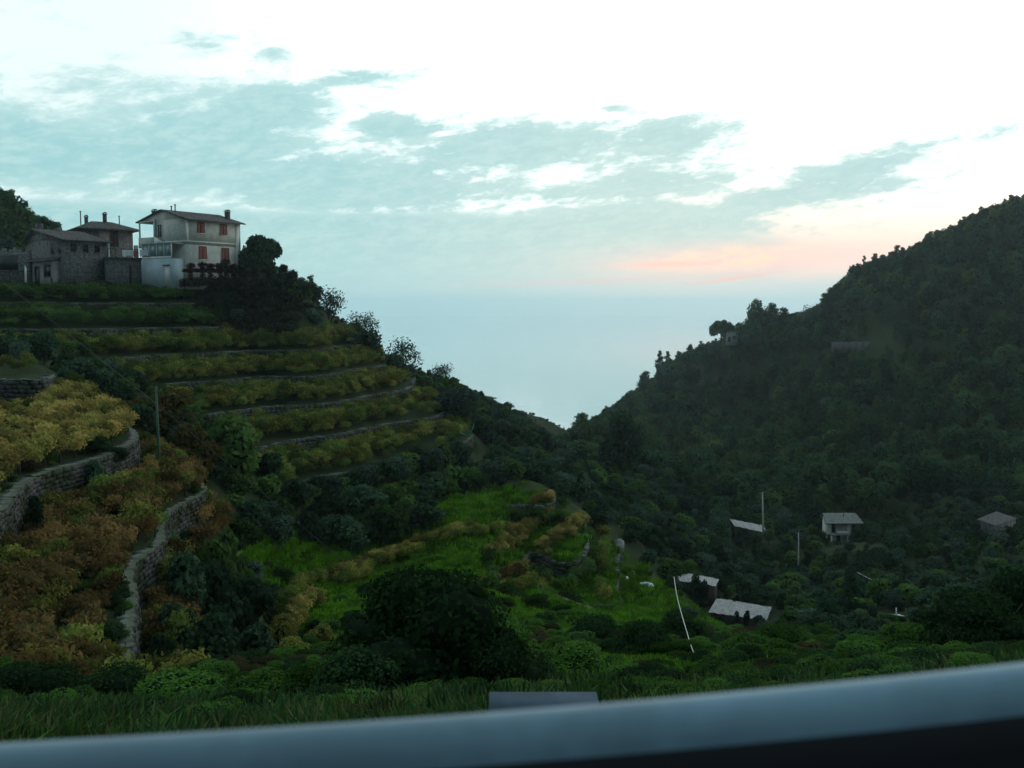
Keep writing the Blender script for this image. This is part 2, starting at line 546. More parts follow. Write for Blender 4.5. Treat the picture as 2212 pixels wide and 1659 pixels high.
cl(-20.2, [(640, 1052), (700, 1030), (860, 990), (1010, 955)])
cl(-16.8, [(570, 970), (700, 945), (930, 905)])
cl(-13.4, [(430, 900), (600, 880), (840, 850)])
cl(-10.0, [(380, 830), (560, 815), (780, 797)])
cl(-6.6, [(0, 777), (300, 772), (500, 762), (720, 748)])
cl(-3.2, [(0, 714), (200, 714), (480, 707)])
cl(-6.6, [(-120, 846), (0, 825), (120, 817)])
cl(-10.0, [(-140, 1240), (0, 1112), (160, 1010), (290, 935)])
cl(-13.4, [(320, 1500), (290, 1400), (290, 1290), (350, 1170), (440, 1066)])
cl(-23.6, [(1200, 1120), (1040, 1195), (880, 1290)])
cl(-27.0, [(1260, 1155), (1140, 1255)])
cl(-30.4, [(1345, 1170), (1330, 1280)])
for a in [
    # upper terrace with the houses
    (0, 652, 137), (200, 652, 138), (420, 650, 147), (-150, 650, 135),
    (0, 610, 143), (200, 610, 143), (420, 608, 146), (100, 603, 160), (400, 600, 162), (-150, 610, 143),
    (560, 622, 152), (640, 632, 152), (672, 640, 152), (690, 700, 153), (760, 712, 160),
    # beyond the houses: wooded hill at far left, then down to the sea
    (0, 450, 250), (-150, 400, 250), (60, 500, 250), (112, 560, 260), (230, 640, 250), (430, 720, 250), (0, 520, 210), (-150, 480, 210),
    (690, 820, 240), (860, 900, 280), (990, 960, 330), (1120, 1000, 420),
    # right shoulder of the left hill
    (820, 778, 168), (900, 818, 178), (1000, 850, 195), (1080, 890, 240), (1150, 912, 300), (1225, 945, 380),
    (1060, 930, 165), (1150, 960, 210),
    # gully between spur and hill
    (340, 905, 96), (200, 850, 103), (60, 779, 104), (-110, 779, 98), (450, 990, 92), (560, 1060, 92),
    (480, 1110, 76), (-120, 775, 108), (0, 900, 66), (-120, 900, 64), (180, 860, 86),
    # spur terraces filling
    (120, 1260, 42), (200, 1150, 52), (60, 1400, 34), (360, 1000, 80),
    (420, 1300, 56), (420, 1420, 46), (560, 1330, 62), (650, 1400, 52), (520, 1200, 70),
    (600, 1170, 84), (700, 1240, 82), (850, 1190, 93), (850, 1090, 106), (720, 1100, 102),
    (1000, 1060, 122), (1060, 1020, 140), (1000, 1150, 98), (1140, 1045, 118), (1080, 1090, 112), (1000, 1085, 113), (900, 1228, 86), (1180, 1190, 104.5), (1200, 1010, 190), (1160, 1030, 145),
    (1290, 1010, 220), (1400, 1060, 200), (1320, 1100, 150), (1290, 965, 330),
    # valley floor at the right, dipping to the stream
    (1420, 1200, 130), (1480, 1200, 165), (1500, 1292, 132), (1600, 1368, 125), (1560, 1245, 165), (1620, 1172, 194),
    (1500, 1070, 260), (1480, 1010, 330), (1800, 1320, 127), (1820, 1190, 196), (1820, 1130, 225), (2010, 1330, 108),
    (2100, 1165, 185), (2000, 1230, 160), (2212, 1200, 165), (2212, 1300, 98), (2350, 1300, 98), (2350, 1180, 165),
    # the wooded slope opposite
    (1600, 1060, 275), (1800, 1080, 245), (2000, 1080, 232), (2212, 1080, 222), (2380, 1070, 222),
    (1500, 960, 400), (1700, 950, 345), (2000, 950, 312), (2212, 950, 292), (2380, 940, 292),
    (1600, 860, 450), (1800, 800, 410), (2000, 750, 375), (2212, 700, 352), (2380, 660, 352),
    (1900, 650, 415), (2080, 580, 400), (2212, 540, 390),
    (1290, 930, 650), (1335, 898, 640), (1400, 850, 600), (1445, 818, 560), (1500, 780, 520), (1560, 752, 480),
    (1620, 742, 470), (1700, 724, 460), (1770, 704, 455), (1805, 664, 450), (1850, 626, 445), (1950, 580, 440),
    (2080, 514, 430), (2212, 460, 420), (2350, 404, 415),
    (1330, 1000, 900), (1500, 900, 700), (1700, 860, 640), (1900, 780, 620), (2212, 640, 600), (2350, 600, 600),
    # our own slope
    (0, 2100, 3), (700, 2100, 3), (1106, 2100, 3), (1600, 2100, 3), (2212, 2100, 3), (-200, 2100, 3), (2400, 2100, 3),
    (0, 1660, 5), (1106, 1640, 5), (2212, 1600, 5), (-200, 1660, 5), (2400, 1600, 5),
    (0, 1560, 12), (560, 1550, 12), (1106, 1530, 10), (1600, 1500, 12), (2212, 1460, 14), (2400, 1420, 14), (-200, 1560, 12),
    (0, 1480, 24), (500, 1460, 28), (800, 1420, 30), (1106, 1395, 36), (1600, 1410, 40), (2100, 1385, 46), (2380, 1375, 46),
    (950, 1330, 60), (1106, 1310, 72), (1300, 1330, 80), (1450, 1352, 95), (1700, 1385, 85), (1250, 1290, 90), (1900, 1350, 80),
    (700, 1320, 66), (-160, 1480, 24),
]:
    cp(*a)
for s_ in np.linspace(-0.95, 0.95, 9):     # far: everything under the sea
    ctrl.append((s_, math.log(1500), -0.125))
    ctrl.append((s_, math.log(2400), -0.09))
    ctrl.append((s_, math.log(1.2), -1.45))
for z_, d_ in ((5.0, 150), (-2, 110), (-8, 60), (-6, 25), (10, 250), (-40, 600)):
    ctrl.append((-0.85, math.log(d_), z_ / d_))
for z_, d_ in ((70.0, 420), (0, 330), (-35, 200), (-30, 100), (-12, 30), (10, 620)):
    ctrl.append((0.85, math.log(d_), z_ / d_))

ctrl = np.array(ctrl)
SA = 1.0 / LMUL


def rbf(a, b):
    d2 = ((a[:, None, 0] - b[None, :, 0]) * SA) ** 2 + (a[:, None, 1] - b[None, :, 1]) ** 2
    return np.sqrt(d2 + 0.06 ** 2)


CC = ctrl[:, :2]
A_ = rbf(CC, CC)
n_ = len(CC)
PM = np.c_[np.ones(n_), CC]
K = np.zeros((n_ + 3, n_ + 3))
K[:n_, :n_] = A_ - 0.004 * np.eye(n_)
K[:n_, n_:] = PM
K[n_:, :n_] = PM.T
WT = np.linalg.solve(K, np.r_[ctrl[:, 2], 0, 0, 0])


def sm(x, a, b):
    t = np.clip((x - a) / (b - a), 0, 1)
    return t * t * (3 - 2 * t)


def Ebase(s, l):
    s = np.clip(np.asarray(s, float), -0.95, 0.95)
    l = np.asarray(l, float)
    sh = s.shape
    q = np.c_[s.ravel(), l.ravel()]
    out = np.empty(len(q))
    for i in range(0, len(q), 20000):
        out[i:i + 20000] = rbf(q[i:i + 20000], CC) @ WT[:n_] + np.c_[np.ones(len(q[i:i + 20000])), q[i:i + 20000]] @ WT[n_:]
    return out.reshape(sh)


def px_of(s):
    return 1106 + F0 * np.asarray(s)


def mask_terrace(s, l):
    d = np.exp(l)
    px = px_of(s)
    # the main hill below the houses
    left = np.interp(d, [98, 104, 110, 113, 116, 120], [640, 590, 470, 380, 230, -400])
    right = np.interp(d, [98, 118, 125, 145, 170], [760, 1010, 1060, 1040, 900])
    m1 = sm(px, left - 15, left + 15) * (1 - sm(px, right - 20, right + 20)) * sm(d, 97, 100) * (1 - sm(d, 172, 182))
    # the near spur at the left
    r2 = np.interp(d, [28, 36, 44, 55, 66, 73, 80, 92], [360, 350, 360, 410, 480, 470, 330, 170])
    m2 = sm(d, 26, 31) * (1 - sm(px, r2 - 8, r2 + 8)) * (1 - sm(d, 90, 96))
    # the valley terraces
    l3 = np.interp(d, [74, 80, 92, 106], [1040, 1030, 1040, 1100])
    r3 = np.interp(d, [74, 90, 100, 126], [1290, 1330, 1400, 1400])
    m3 = sm(px, l3 - 25, l3 + 25) * (1 - sm(px, r3 - 20, r3 + 20)) * sm(d, 75, 79) * (1 - sm(d, 116, 122))
    m = np.maximum(m1, np.maximum(m2, m3))
    # the ivy bluff and the gully of shrubs are not terraced
    e = Ebase(s, l)
    m = m * (1 - sm(px, 400, 440) * sm(d, 139, 143) * sm(e, -0.034, -0.026))
    return m


def bumps(x, y):
    return (np.sin(x * 0.31 + 1.3 * np.sin(y * 0.17)) * np.sin(y * 0.27 + 2.1) * 0.5
            + np.sin(x * 0.11 + y * 0.07) * 0.9 + np.sin(x * 0.73 + 0.4) * np.sin(y * 0.61 + x * 0.2) * 0.25)


def Zfun(s, l):
    d = np.exp(l)
    z = Ebase(s, l) * d
    z0 = z
    q = (z - LEV0) / STEP
    k = np.floor(q)
    t = q - k
    zt = LEV0 + STEP * (k - 0.6 + 0.40 * t + 0.60 * sm(t, 0.0, 0.06))
    zt = zt + STEP * 0.0
    m = mask_terrace(s, l)
    z = z0 * (1 - m) + (zt + STEP * 0.0) * m
    amp = sm(d, 60, 250) * 1.6 + 0.12
    z = z + bumps(s * d, d) * amp * (1 - 0.93 * m) * sm(d, 5, 15)
    return z


# regular lookup table (also the mesh)
s_cols = np.linspace(-0.86, 0.86, 640)
l_rows = np.concatenate([np.linspace(math.log(1.3), math.log(30), 120, endpoint=False),
                         np.linspace(math.log(30), math.log(185), 460, endpoint=False),
                         np.linspace(math.log(185), math.log(1500), 170)])
GS, GL = np.meshgrid(s_cols, l_rows)
GZ = Zfun(GS, GL)
GD = np.exp(GL)
GX = GS * GD


def ground_z(x, y):
    s = np.clip(x / y, s_cols[0], s_cols[-1])
    l = np.clip(math.log(y), l_rows[0], l_rows[-1])
    i = int(np.clip(np.searchsorted(l_rows, l) - 1, 0, len(l_rows) - 2))
    f = (l - l_rows[i]) / (l_rows[i + 1] - l_rows[i])
    js = (s - s_cols[0]) / (s_cols[1] - s_cols[0])
    j = int(min(max(js, 0), len(s_cols) - 2))
    g = js - j
    return float((GZ[i, j] * (1 - g) + GZ[i, j + 1] * g) * (1 - f) + (GZ[i + 1, j] * (1 - g) + GZ[i + 1, j + 1] * g) * f)


def G(px, d):
    s, _ = S_E(px, 660)
    for _i in range(2):
        z = ground_z(s * d, d)
        # correct s for the height (pitch couples them weakly)
        c, sn = math.cos(PITCH), math.sin(PITCH)
        u = (px - 1106) / F0
        s = u * (c - z / d * sn)
    return Vector((s * d, d, z))


def hit(px, py, dmin=3.0):
    """first ground point seen at (px, py)"""
    s, e = S_E(px, py)
    j = int(np.clip((s - s_cols[0]) / (s_cols[1] - s_cols[0]), 0, len(s_cols) - 1))
    zz = GZ[:, j]
    dd = GD[:, j]
    ok = np.where((zz / dd >= e) & (dd >= dmin))[0]
    if len(ok) == 0:
        return None
    i = ok[0]
    d = dd[i]
    if i > 0 and dd[i - 1] >= dmin:
        a = zz[i - 1] - e * dd[i - 1]
        b = zz[i] - e * dd[i]
        f = -a / (b - a + 1e-9)
        d = dd[i - 1] + f * (dd[i] - dd[i - 1])
    return Vector((s * d, d, ground_z(s * d, d)))


def ridge_py(px):
    s, _ = S_E(px, 660)
    j = int(np.clip((s - s_cols[0]) / (s_cols[1] - s_cols[0]), 0, len(s_cols) - 1))
    return GZ[:, j] / GD[:, j]


nr, ncn = GS.shape
verts = np.c_[GX.ravel(), GD.ravel(), GZ.ravel()]
idx = np.arange(nr * ncn).reshape(nr, ncn)
faces = np.stack([idx[:-1, :-1], idx[:-1, 1:], idx[1:, 1:], idx[1:, :-1]], -1).reshape(-1, 4)
# where a road verge or a mown grass terrace shows bright green
def grassy(px, py, d):
    g = np.zeros_like(px)
    def reg(cx, cy, rx, ry):
        return np.exp(-(((px - cx) / rx) ** 2 + ((py - cy) / ry) ** 2) ** 2)
    for a in ((650, 1205, 130, 60), (1100, 1120, 150, 60), (1000, 1200, 170, 60), (1150, 1230, 260, 60), (830, 1260, 180, 50),
              (1300, 1300, 200, 60), (1500, 1350, 160, 60), (1050, 1340, 380, 70), (1250, 1420, 400, 60), (950, 1280, 250, 60)):
        g = np.maximum(g, reg(*a))
    return g * sm(d, 9, 14) * (1 - sm(d, 112, 124))
c_, sn_ = math.cos(PITCH), math.sin(PITCH)
fz_ = GD * c_ - GZ * sn_
PXv = W0 / 2 + F0 * GX / fz_
PYv = H0 / 2 - F0 * (GD * sn_ + GZ * c_) / fz_
gm = grassy(PXv, PYv, GD)
gm = np.maximum(gm, 0.02 * mask_terrace(GS, GL) * (GD > 70))
# the ground runs on behind the camera as the road bench
me = mesh_np('hillside_ground', verts, faces, 'hillside', smooth=True)
at = me.attributes.new('grassy', 'FLOAT', 'POINT')
at.data.foreach_set('value', gm.ravel().astype(np.float32))
terrain = tag(obj('hillside_terrain', me), 'steep dark green valley sides dropping from the road towards the sea', None, None, 'structure')
del terrain['label']
rb = MB()
rb.box(-60, 60, -40, 1.9, -3.2, float(GZ[0].mean()) - 0.25 if False else -1.95)
mat_basic('asphalt', (0.05, 0.05, 0.052), 0.9, 0.3, 0.2, 6, 0.2)
road = tag(rb.build('road', 'asphalt'), None, None, None, 'structure')

# ------------------------------------------------------------------ sea
SEA = -165.0
m = bpy.data.materials.new('sea_water')
m.use_nodes = True
t = m.node_tree
b = t.nodes['Principled BSDF']
x = NX(t)
g = t.nodes.new('ShaderNodeNewGeometry')
b.inputs['Base Color'].default_value = (0.22, 0.50, 0.56, 1)
b.inputs['Roughness'].default_value = 0.08
b.inputs['IOR'].default_value = 1.333
b.inputs['Specular IOR Level'].default_value = 1.0
bn = t.nodes.new('ShaderNodeBump')
bn.inputs['Strength'].default_value = 0.06
bn.inputs['Distance'].default_value = 3.0
mp = t.nodes.new('ShaderNodeMapping')
mp.inputs['Scale'].default_value = (0.004, 0.02, 0.02)
t.links.new(g.outputs['Position'], mp.inputs[0])
x.put(bn.inputs['Height'], x.noise(mp.outputs[0], 1.0, 6, 0.6))
t.links.new(bn.outputs[0], b.inputs['Normal'])
MATS['sea_water'] = m
sx_ = np.linspace(-15500, 15500, 24)
sy_ = np.r_[np.linspace(150, 3000, 14), np.linspace(3600, 15500, 12)]
XX, YY = np.meshgrid(sx_, sy_)
ii = np.arange(XX.size).reshape(XX.shape)
sea = tag(obj('sea', mesh_np('sea', np.c_[XX.ravel(), YY.ravel(), np.full(XX.size, SEA)],
          np.stack([ii[:-1, :-1], ii[:-1, 1:], ii[1:, 1:], ii[1:, :-1]], -1).reshape(-1, 4), 'sea_water')), None, None, None, 'structure')

# ------------------------------------------------------------------ haze
m = bpy.data.materials.new('haze_air')
m.use_nodes = True
t = m.node_tree
for n in list(t.nodes):
    t.nodes.remove(n)
v = t.nodes.new('ShaderNodeVolumePrincipled')
v.inputs['Color'].default_value = (0.76, 0.95, 1.0, 1)
v.inputs['Density'].default_value = 0.00012
v.inputs['Anisotropy'].default_value = 0.70
o = t.nodes.new('ShaderNodeOutputMaterial')
t.links.new(v.outputs[0], o.inputs['Volume'])
MATS['haze_air'] = m
hb = MB()
hb.box(-16000, 16000, -60, 16000, SEA - 2, 110)
haze = tag(hb.build('haze', 'haze_air'), None, None, None, 'stuff')

# ------------------------------------------------------------------ contour lines of the terraces
csel = (s_cols > -0.66) & (s_cols < 0.2)
rsel = (np.exp(l_rows) > 28) & (np.exp(l_rows) < 182)
s_c = s_cols[csel]
l_c = l_rows[rsel]
sg, lg = np.meshgrid(s_c, l_c)
Q = (Ebase(sg, lg) * np.exp(lg) - LEV0) / STEP
MT = mask_terrace(sg, lg)


def contours(val):
    F = Q - val
    sgn = F > 0
    pts = {}
    segs = []

    def ept(i, j, hor):
        key = (i, j, hor)
        if key not in pts:
            if hor:
                a, b_ = F[i, j], F[i, j + 1]
                f = a / (a - b_)
                s = s_c[j] + f * (s_c[j + 1] - s_c[j]); l = l_c[i]
            else:
                a, b_ = F[i, j], F[i + 1, j]
                f = a / (a - b_)
                s = s_c[j]; l = l_c[i] + f * (l_c[i + 1] - l_c[i])
            pts[key] = (s, l)
        return key
    cell = (sgn[:-1, :-1] != sgn[:-1, 1:]) | (sgn[:-1, :-1] != sgn[1:, :-1]) | (sgn[1:, 1:] != sgn[1:, :-1])
    for i, j in zip(*np.where(cell)):
        es = []
        if sgn[i, j] != sgn[i, j + 1]: es.append(ept(i, j, True))
        if sgn[i + 1, j] != sgn[i + 1, j + 1]: es.append(ept(i + 1, j, True))
        if sgn[i, j] != sgn[i + 1, j]: es.append(ept(i, j, False))
        if sgn[i, j + 1] != sgn[i + 1, j + 1]: es.append(ept(i, j + 1, False))
        if len(es) == 2:
            segs.append((es[0], es[1]))
        elif len(es) == 4:
            segs.append((es[0], es[2])); segs.append((es[1], es[3]))
    adj = {}
    for a, b_ in segs:
        adj.setdefault(a, []).append(b_)
        adj.setdefault(b_, []).append(a)
    seen = set()
    lines = []
    starts = [k for k in adj if len(adj[k]) == 1] + list(adj)
    for st in starts:
        if st in seen:
            continue
        line = [st]
        seen.add(st)
        cur = st
        while True:
            nx = [k for k in adj[cur] if k not in seen]
            if not nx:
                break
            cur = nx[0]
            seen.add(cur)
            line.append(cur)
        lines.append([pts[k] for k in line])
    out = []
    for ln in lines:
        a = np.array(ln)
        if len(a) < 6:
            continue
        mk = mask_terrace(a[:, 0], a[:, 1]) > 0.5
        xy = np.c_[a[:, 0] * np.exp(a[:, 1]), np.exp(a[:, 1])]
        # split on the mask
        run = []
        for p, k in zip(xy, mk):
            if k:
                run.append(p)
            elif run:
                out.append(np.array(run)); run = []
        if run:
            out.append(np.array(run))
    res = []
    for r in out:
        if len(r) < 5:
            continue
        # smooth, resample
        for _ in range(3):
            r[1:-1] = (r[:-2] + r[2:] + 2 * r[1:-1]) / 4
        seg = np.r_[0, np.cumsum(np.hypot(*np.diff(r, axis=0).T))]
        if seg[-1] < 5:
            continue
        n = int(seg[-1] / 0.5) + 2
        tt = np.linspace(0, seg[-1], n)
        res.append(np.c_[np.interp(tt, seg, r[:, 0]), np.interp(tt, seg, r[:, 1])])
    return res


def boxes_np(C, T, N, hl, hd, hh, jit, r):
    """many jittered blocks: centres C (n,3), unit tangents T, normals N (n,2); half sizes arrays"""
    n = len(C)
    sg_ = np.array([[a, b, c] for c in (-1, 1) for b in (-1, 1) for a in (-1, 1)], float)
    V = np.empty((n, 8, 3))
    for k in range(8):
        a, b_, c_2 = sg_[k]
        V[:, k, 0] = C[:, 0] + T[:, 0] * a * hl + N[:, 0] * b_ * hd
        V[:, k, 1] = C[:, 1] + T[:, 1] * a * hl + N[:, 1] * b_ * hd
        V[:, k, 2] = C[:, 2] + c_2 * hh
    V += r.normal(0, 1, V.shape) * jit
    base = (np.arange(n) * 8)[:, None, None]
    Fq = np.array([(0, 2, 3, 1), (4, 5, 7, 6), (0, 1, 5, 4), (2, 6, 7, 3), (0, 4, 6, 2), (1, 3, 7, 5)])[None]
    return V.reshape(-1, 3), (Fq + base).reshape(-1, 4)


WALLS = []
stone_r = np.random.default_rng(3)
for k in range(-9, 2):
    for r in contours(k + 0.03):
        mid = r[len(r) // 2]
        L = 0.5 * len(r)
        pxs, pys = project(r[:, 0], r[:, 1], LEV0 + STEP * k)
        if pxs.max() < -60 or L < 7:
            continue
        if len(r[(pxs > -80) & (pxs < 1500)]) < 12:
            continue
        keep = (pxs > -120)
        i0, i1 = np.where(keep)[0][[0, -1]]
        r = r[i0:i1 + 1]
        if k in (-4, -3, -2, -1):
            # the contour runs into the gully: the spur wall and the wall of the main hill are two walls
            near = r[:, 1] < 90
            cut = np.where(near[1:] != near[:-1])[0] + 1
            for q_ in np.split(r, cut):
                if len(q_) > 12:
                    WALLS.append((k, q_))
        else:
            WALLS.append((k, r))



WLABEL = {   # (level, near spur?) -> label
    (-1, 1): 'short dry stone wall at the far left end above the golden vines',
    (-2, 1): 'long grey capped stone wall between the golden vines and the rust vines',
    (-3, 1): 'curving stone wall with pale path-like top below the rust vines',
    (-4, 1): 'overgrown stone wall behind the dark shrubs right of the curving wall',
    (1, 0): 'low stone wall just under the garden of the stone houses',
    (0, 0): 'dark stone wall second below the stone houses',
    (-1, 0): 'dark stone wall third below the houses, above the bright yellow vine row',
    (-2, 0): 'stone wall below the bright yellow vine row, ending at the dark olive trees',
    (-3, 0): 'stone wall in the middle of the terraced hill behind the rust bush',
    (-4, 0): 'pale edged stone wall ending near the blue-grey bush',
    (-5, 0): 'lowest long pale stone wall running up to the green net',
    (-6, 0): 'stone wall under the upper golden vine block by the valley grass',
    (-7, 0): 'stone wall under the lower golden vine block by the valley grass',
    (-8, 0): 'short stone wall at the valley edge left of the white tarp',
}
done = set()
WALLS.sort(key=lambda w: -len(w[1]))
for k, r in WALLS:
    dmed = float(np.median(r[:, 1]))
    near = 1 if (k >= -4 and dmed < 88) else 0
    key = (k, near)
    if key not in WLABEL:
        continue
    T = np.gradient(r, axis=0)
    T /= np.hypot(T[:, 0], T[:, 1])[:, None] + 1e-9
    N = np.c_[T[:, 1], -T[:, 0]]
    # outward is downhill
    mi = len(r) // 2
    za = ground_z(*(r[mi] + N[mi] * 1.6)); zb = ground_z(*(r[mi] - N[mi] * 1.6))
    if za > zb:
        N = -N
    seg = np.r_[0, np.cumsum(np.hypot(*np.diff(r, axis=0).T))]
    Ltot = seg[-1]
    nearwall = dmed < 70
    hl, hh = (0.27, 0.13) if nearwall else (0.38, 0.19)
    top = LEV0 + STEP * k + 0.06
    ncourse = int((STEP * 0.6 + 0.5) / (2 * hh))
    cs = []
    for c in range(ncourse):
        ln = stone_r.uniform(1.3, 2.7, int(Ltot / (2 * hl) * 1.1) + 4) * hl
        e = np.cumsum(ln) - stone_r.uniform(0, hl)
        e = e[e < Ltot]
        ln = ln[:len(e)]
        cs.append(np.c_[e - ln / 2, np.full(len(e), top - (2 * c + 1) * hh), ln / 2])
    cs = np.concatenate(cs)
    cx = np.interp(cs[:, 0], seg, r[:, 0]); cy = np.interp(cs[:, 0], seg, r[:, 1])
    tx = np.interp(cs[:, 0], seg, T[:, 0]); ty = np.interp(cs[:, 0], seg, T[:, 1])
    nx = np.interp(cs[:, 0], seg, N[:, 0]); ny = np.interp(cs[:, 0], seg, N[:, 1])
    off = stone_r.uniform(-0.05, 0.07, len(cs)) + (cs[:, 1] - top) * -0.06
    C = np.c_[cx + nx * off, cy + ny * off, cs[:, 1] + stone_r.normal(0, 0.015, len(cs))]
    V, Fq = boxes_np(C, np.c_[tx, ty], np.c_[nx, ny], cs[:, 2] * 0.96, 0.34, hh * stone_r.uniform(0.86, 1.04, len(cs)), 0.022, stone_r)
    root = thing('terrace_wall', WLABEL[key] if key not in done else WLABEL[key] + ', its far end', 'stone wall', (0, 0, 0), 0, 'dry stone walls of the vineyard terraces')
    done.add(key)
    tag(obj('stonework', mesh_np('stonework', V, Fq, 'stone_wall'), root), None, None, None, 'stuff')
    # coping: irregular flat stones along the top
    ncap = int(Ltot / 0.62)
    if key in ((-2, 1), (-3, 1)):
        ncap = min(290, ncap)
        e = np.linspace(0.2, Ltot - 0.2, ncap)
        protos = []
        for q_ in range(5):
            Vc, Fc = boxes_np(np.array([[0, 0, 0.0]]), np.array([[1, 0.0]]), np.array([[0, 1.0]]), Ltot / ncap * 0.5, 0.36, 0.055, 0.03, stone_r)
            protos.append(mesh_np('cap_stone', Vc, Fc, 'stone_cap'))
        for a in e:
            px_, py_ = np.interp(a, seg, r[:, 0]), np.interp(a, seg, r[:, 1])
            n_x, n_y = np.interp(a, seg, N[:, 0]), np.interp(a, seg, N[:, 1])
            t_x, t_y = np.interp(a, seg, T[:, 0]), np.interp(a, seg, T[:, 1])
            o_ = obj('cap_stone', protos[random.randrange(5)], root, (px_ - n_x * 0.06, py_ - n_y * 0.06, top + 0.05 + random.uniform(-.02, .02)),
                     math.atan2(t_y, t_x) + random.uniform(-.06, .06))
            o_.scale = (random.uniform(.85, 1.0), random.uniform(.85, 1.2), random.uniform(.8, 1.3))
    else:
        e = np.linspace(0.2, Ltot - 0.2, ncap)
        cx = np.interp(e, seg, r[:, 0]); cy = np.interp(e, seg, r[:, 1])
        tx = np.interp(e, seg, T[:, 0]); ty = np.interp(e, seg, T[:, 1])
        nx = np.interp(e, seg, N[:, 0]); ny = np.interp(e, seg, N[:, 1])
        V, Fq = boxes_np(np.c_[cx - nx * .05, cy - ny * .05, top + 0.05 + stone_r.normal(0, .02, ncap)], np.c_[tx, ty], np.c_[nx, ny],
                         np.full(ncap, .32), np.full(ncap, .40), np.full(ncap, .07), 0.045, stone_r)
        tag(obj('coping', mesh_np('coping', V, Fq, 'stone_cap_dim'), root), None, None, None, 'stuff')

# ------------------------------------------------------------------ foliage prototypes
def ellip_leaves(blobs, n, leaf, r, flat=0.0, shell=(0.72, 1.06), aspect=1.7, droop=0.0):
    blobs = np.asarray(blobs, float)
    wgt = (blobs[:, 3] * blobs[:, 4] + blobs[:, 3] * blobs[:, 5]) ** 0.9
    wgt /= wgt.sum()
    bi = r.choice(len(blobs), n, p=wgt)
    B = blobs[bi]
    dv = r.normal(0, 1, (n, 3))
    dv /= np.linalg.norm(dv, axis=1)[:, None]
    rad = r.uniform(shell[0], shell[1], n) ** 0.8
    c = B[:, :3] + dv * B[:, 3:6] * rad[:, None]
    nrm = dv + r.normal(0, 0.75, (n, 3))
    nrm[:, 2] += 0.35
    nrm /= np.linalg.norm(nrm, axis=1)[:, None]
    t1 = np.cross(nrm, r.normal(0, 1, (n, 3)))
    t1[:, 2] -= droop
    t1 /= np.linalg.norm(t1, axis=1)[:, None]
    t2 = np.cross(nrm, t1)
    sz = leaf * r.uniform(0.6, 1.35, n)
    a = t1 * (sz * aspect * 0.5)[:, None]
    b_ = t2 * (sz * 0.5)[:, None]
    V = np.stack([c - a, c - b_ + nrm * (sz * .12)[:, None], c + a, c + b_ + nrm * (sz * .12)[:, None]], 1).reshape(-1, 3)
    F = (np.arange(n) * 4)[:, None] + np.arange(4)[None]
    return V, F


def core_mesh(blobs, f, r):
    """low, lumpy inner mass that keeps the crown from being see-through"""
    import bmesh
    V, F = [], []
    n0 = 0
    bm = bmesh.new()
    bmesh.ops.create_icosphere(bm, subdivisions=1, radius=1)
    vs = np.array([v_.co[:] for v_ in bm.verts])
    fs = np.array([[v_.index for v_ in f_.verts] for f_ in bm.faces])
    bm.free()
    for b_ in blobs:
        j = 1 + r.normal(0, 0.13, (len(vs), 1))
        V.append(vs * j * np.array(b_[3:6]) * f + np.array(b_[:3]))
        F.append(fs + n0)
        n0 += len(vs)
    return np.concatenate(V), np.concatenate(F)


def crown_mesh(name, blobs, n, leaf, mat, seed, core=0.66, **kw):
    r = np.random.default_rng(seed)
    V, F = ellip_leaves(blobs, n, leaf, r, **kw)
    fl = [F]
    midx = np.zeros(len(F), int)
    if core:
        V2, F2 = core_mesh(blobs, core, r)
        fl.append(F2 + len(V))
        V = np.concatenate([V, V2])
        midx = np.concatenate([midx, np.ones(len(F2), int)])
    return mesh_np(name, V, fl, [mat, 'core'], midx)


def blobs_broad(r, h, w_, n=12, base=0.25, top=0.5):
    """unit-ish crown: height h, width w_; lumps over an ellipsoid"""
    out = [(0, 0, h * (base + (1 - base) * .45), w_ * .30, w_ * .30, h * (1 - base) * .36)]
    for i in range(n):
        a = r.uniform(0, 6.283)
        e = r.uniform(-0.5, 1.0)
        ce = math.sqrt(max(0, 1 - e * e))
        rr = w_ * 0.5 * 0.62
        q = r.uniform(.17, .27)
        out.append((math.cos(a) * ce * rr * r.uniform(.7, 1.1), math.sin(a) * ce * rr * r.uniform(.7, 1.1),
                    h * (base + (1 - base) * (0.5 + 0.36 * e)), w_ * q, w_ * q, h * q * 0.75))
    return out


def blobs_pine(r, h, w_, n=11, base=0.35):
    out = []
    for i in range(n):
        f = (i + .5) / n
        a = i * 2.4 + r.uniform(-.4, .4)
        rad = w_ * 0.5 * (1 - f * 0.8) * r.uniform(.3, .8)
        q = w_ * r.uniform(.13, .2) * (1.15 - f * .5)
        out.append((math.cos(a) * rad, math.sin(a) * rad, h * (base + (1 - base) * f * .93), q * 1.25, q * 1.25, q * .75))
    return out


def blobs_umbrella(r, h, w_, n=16):
    out = []
    for i in range(n):
        a = i * 2.4
        rr = w_ * .5 * math.sqrt((i + .5) / n) * 0.88
        out.append((math.cos(a) * rr, math.sin(a) * rr, h * (.86 - .22 * (rr / (w_ * .5)) ** 2 + r.uniform(-.02, .02)), w_ * .15, w_ * .15, h * .10))
    return out


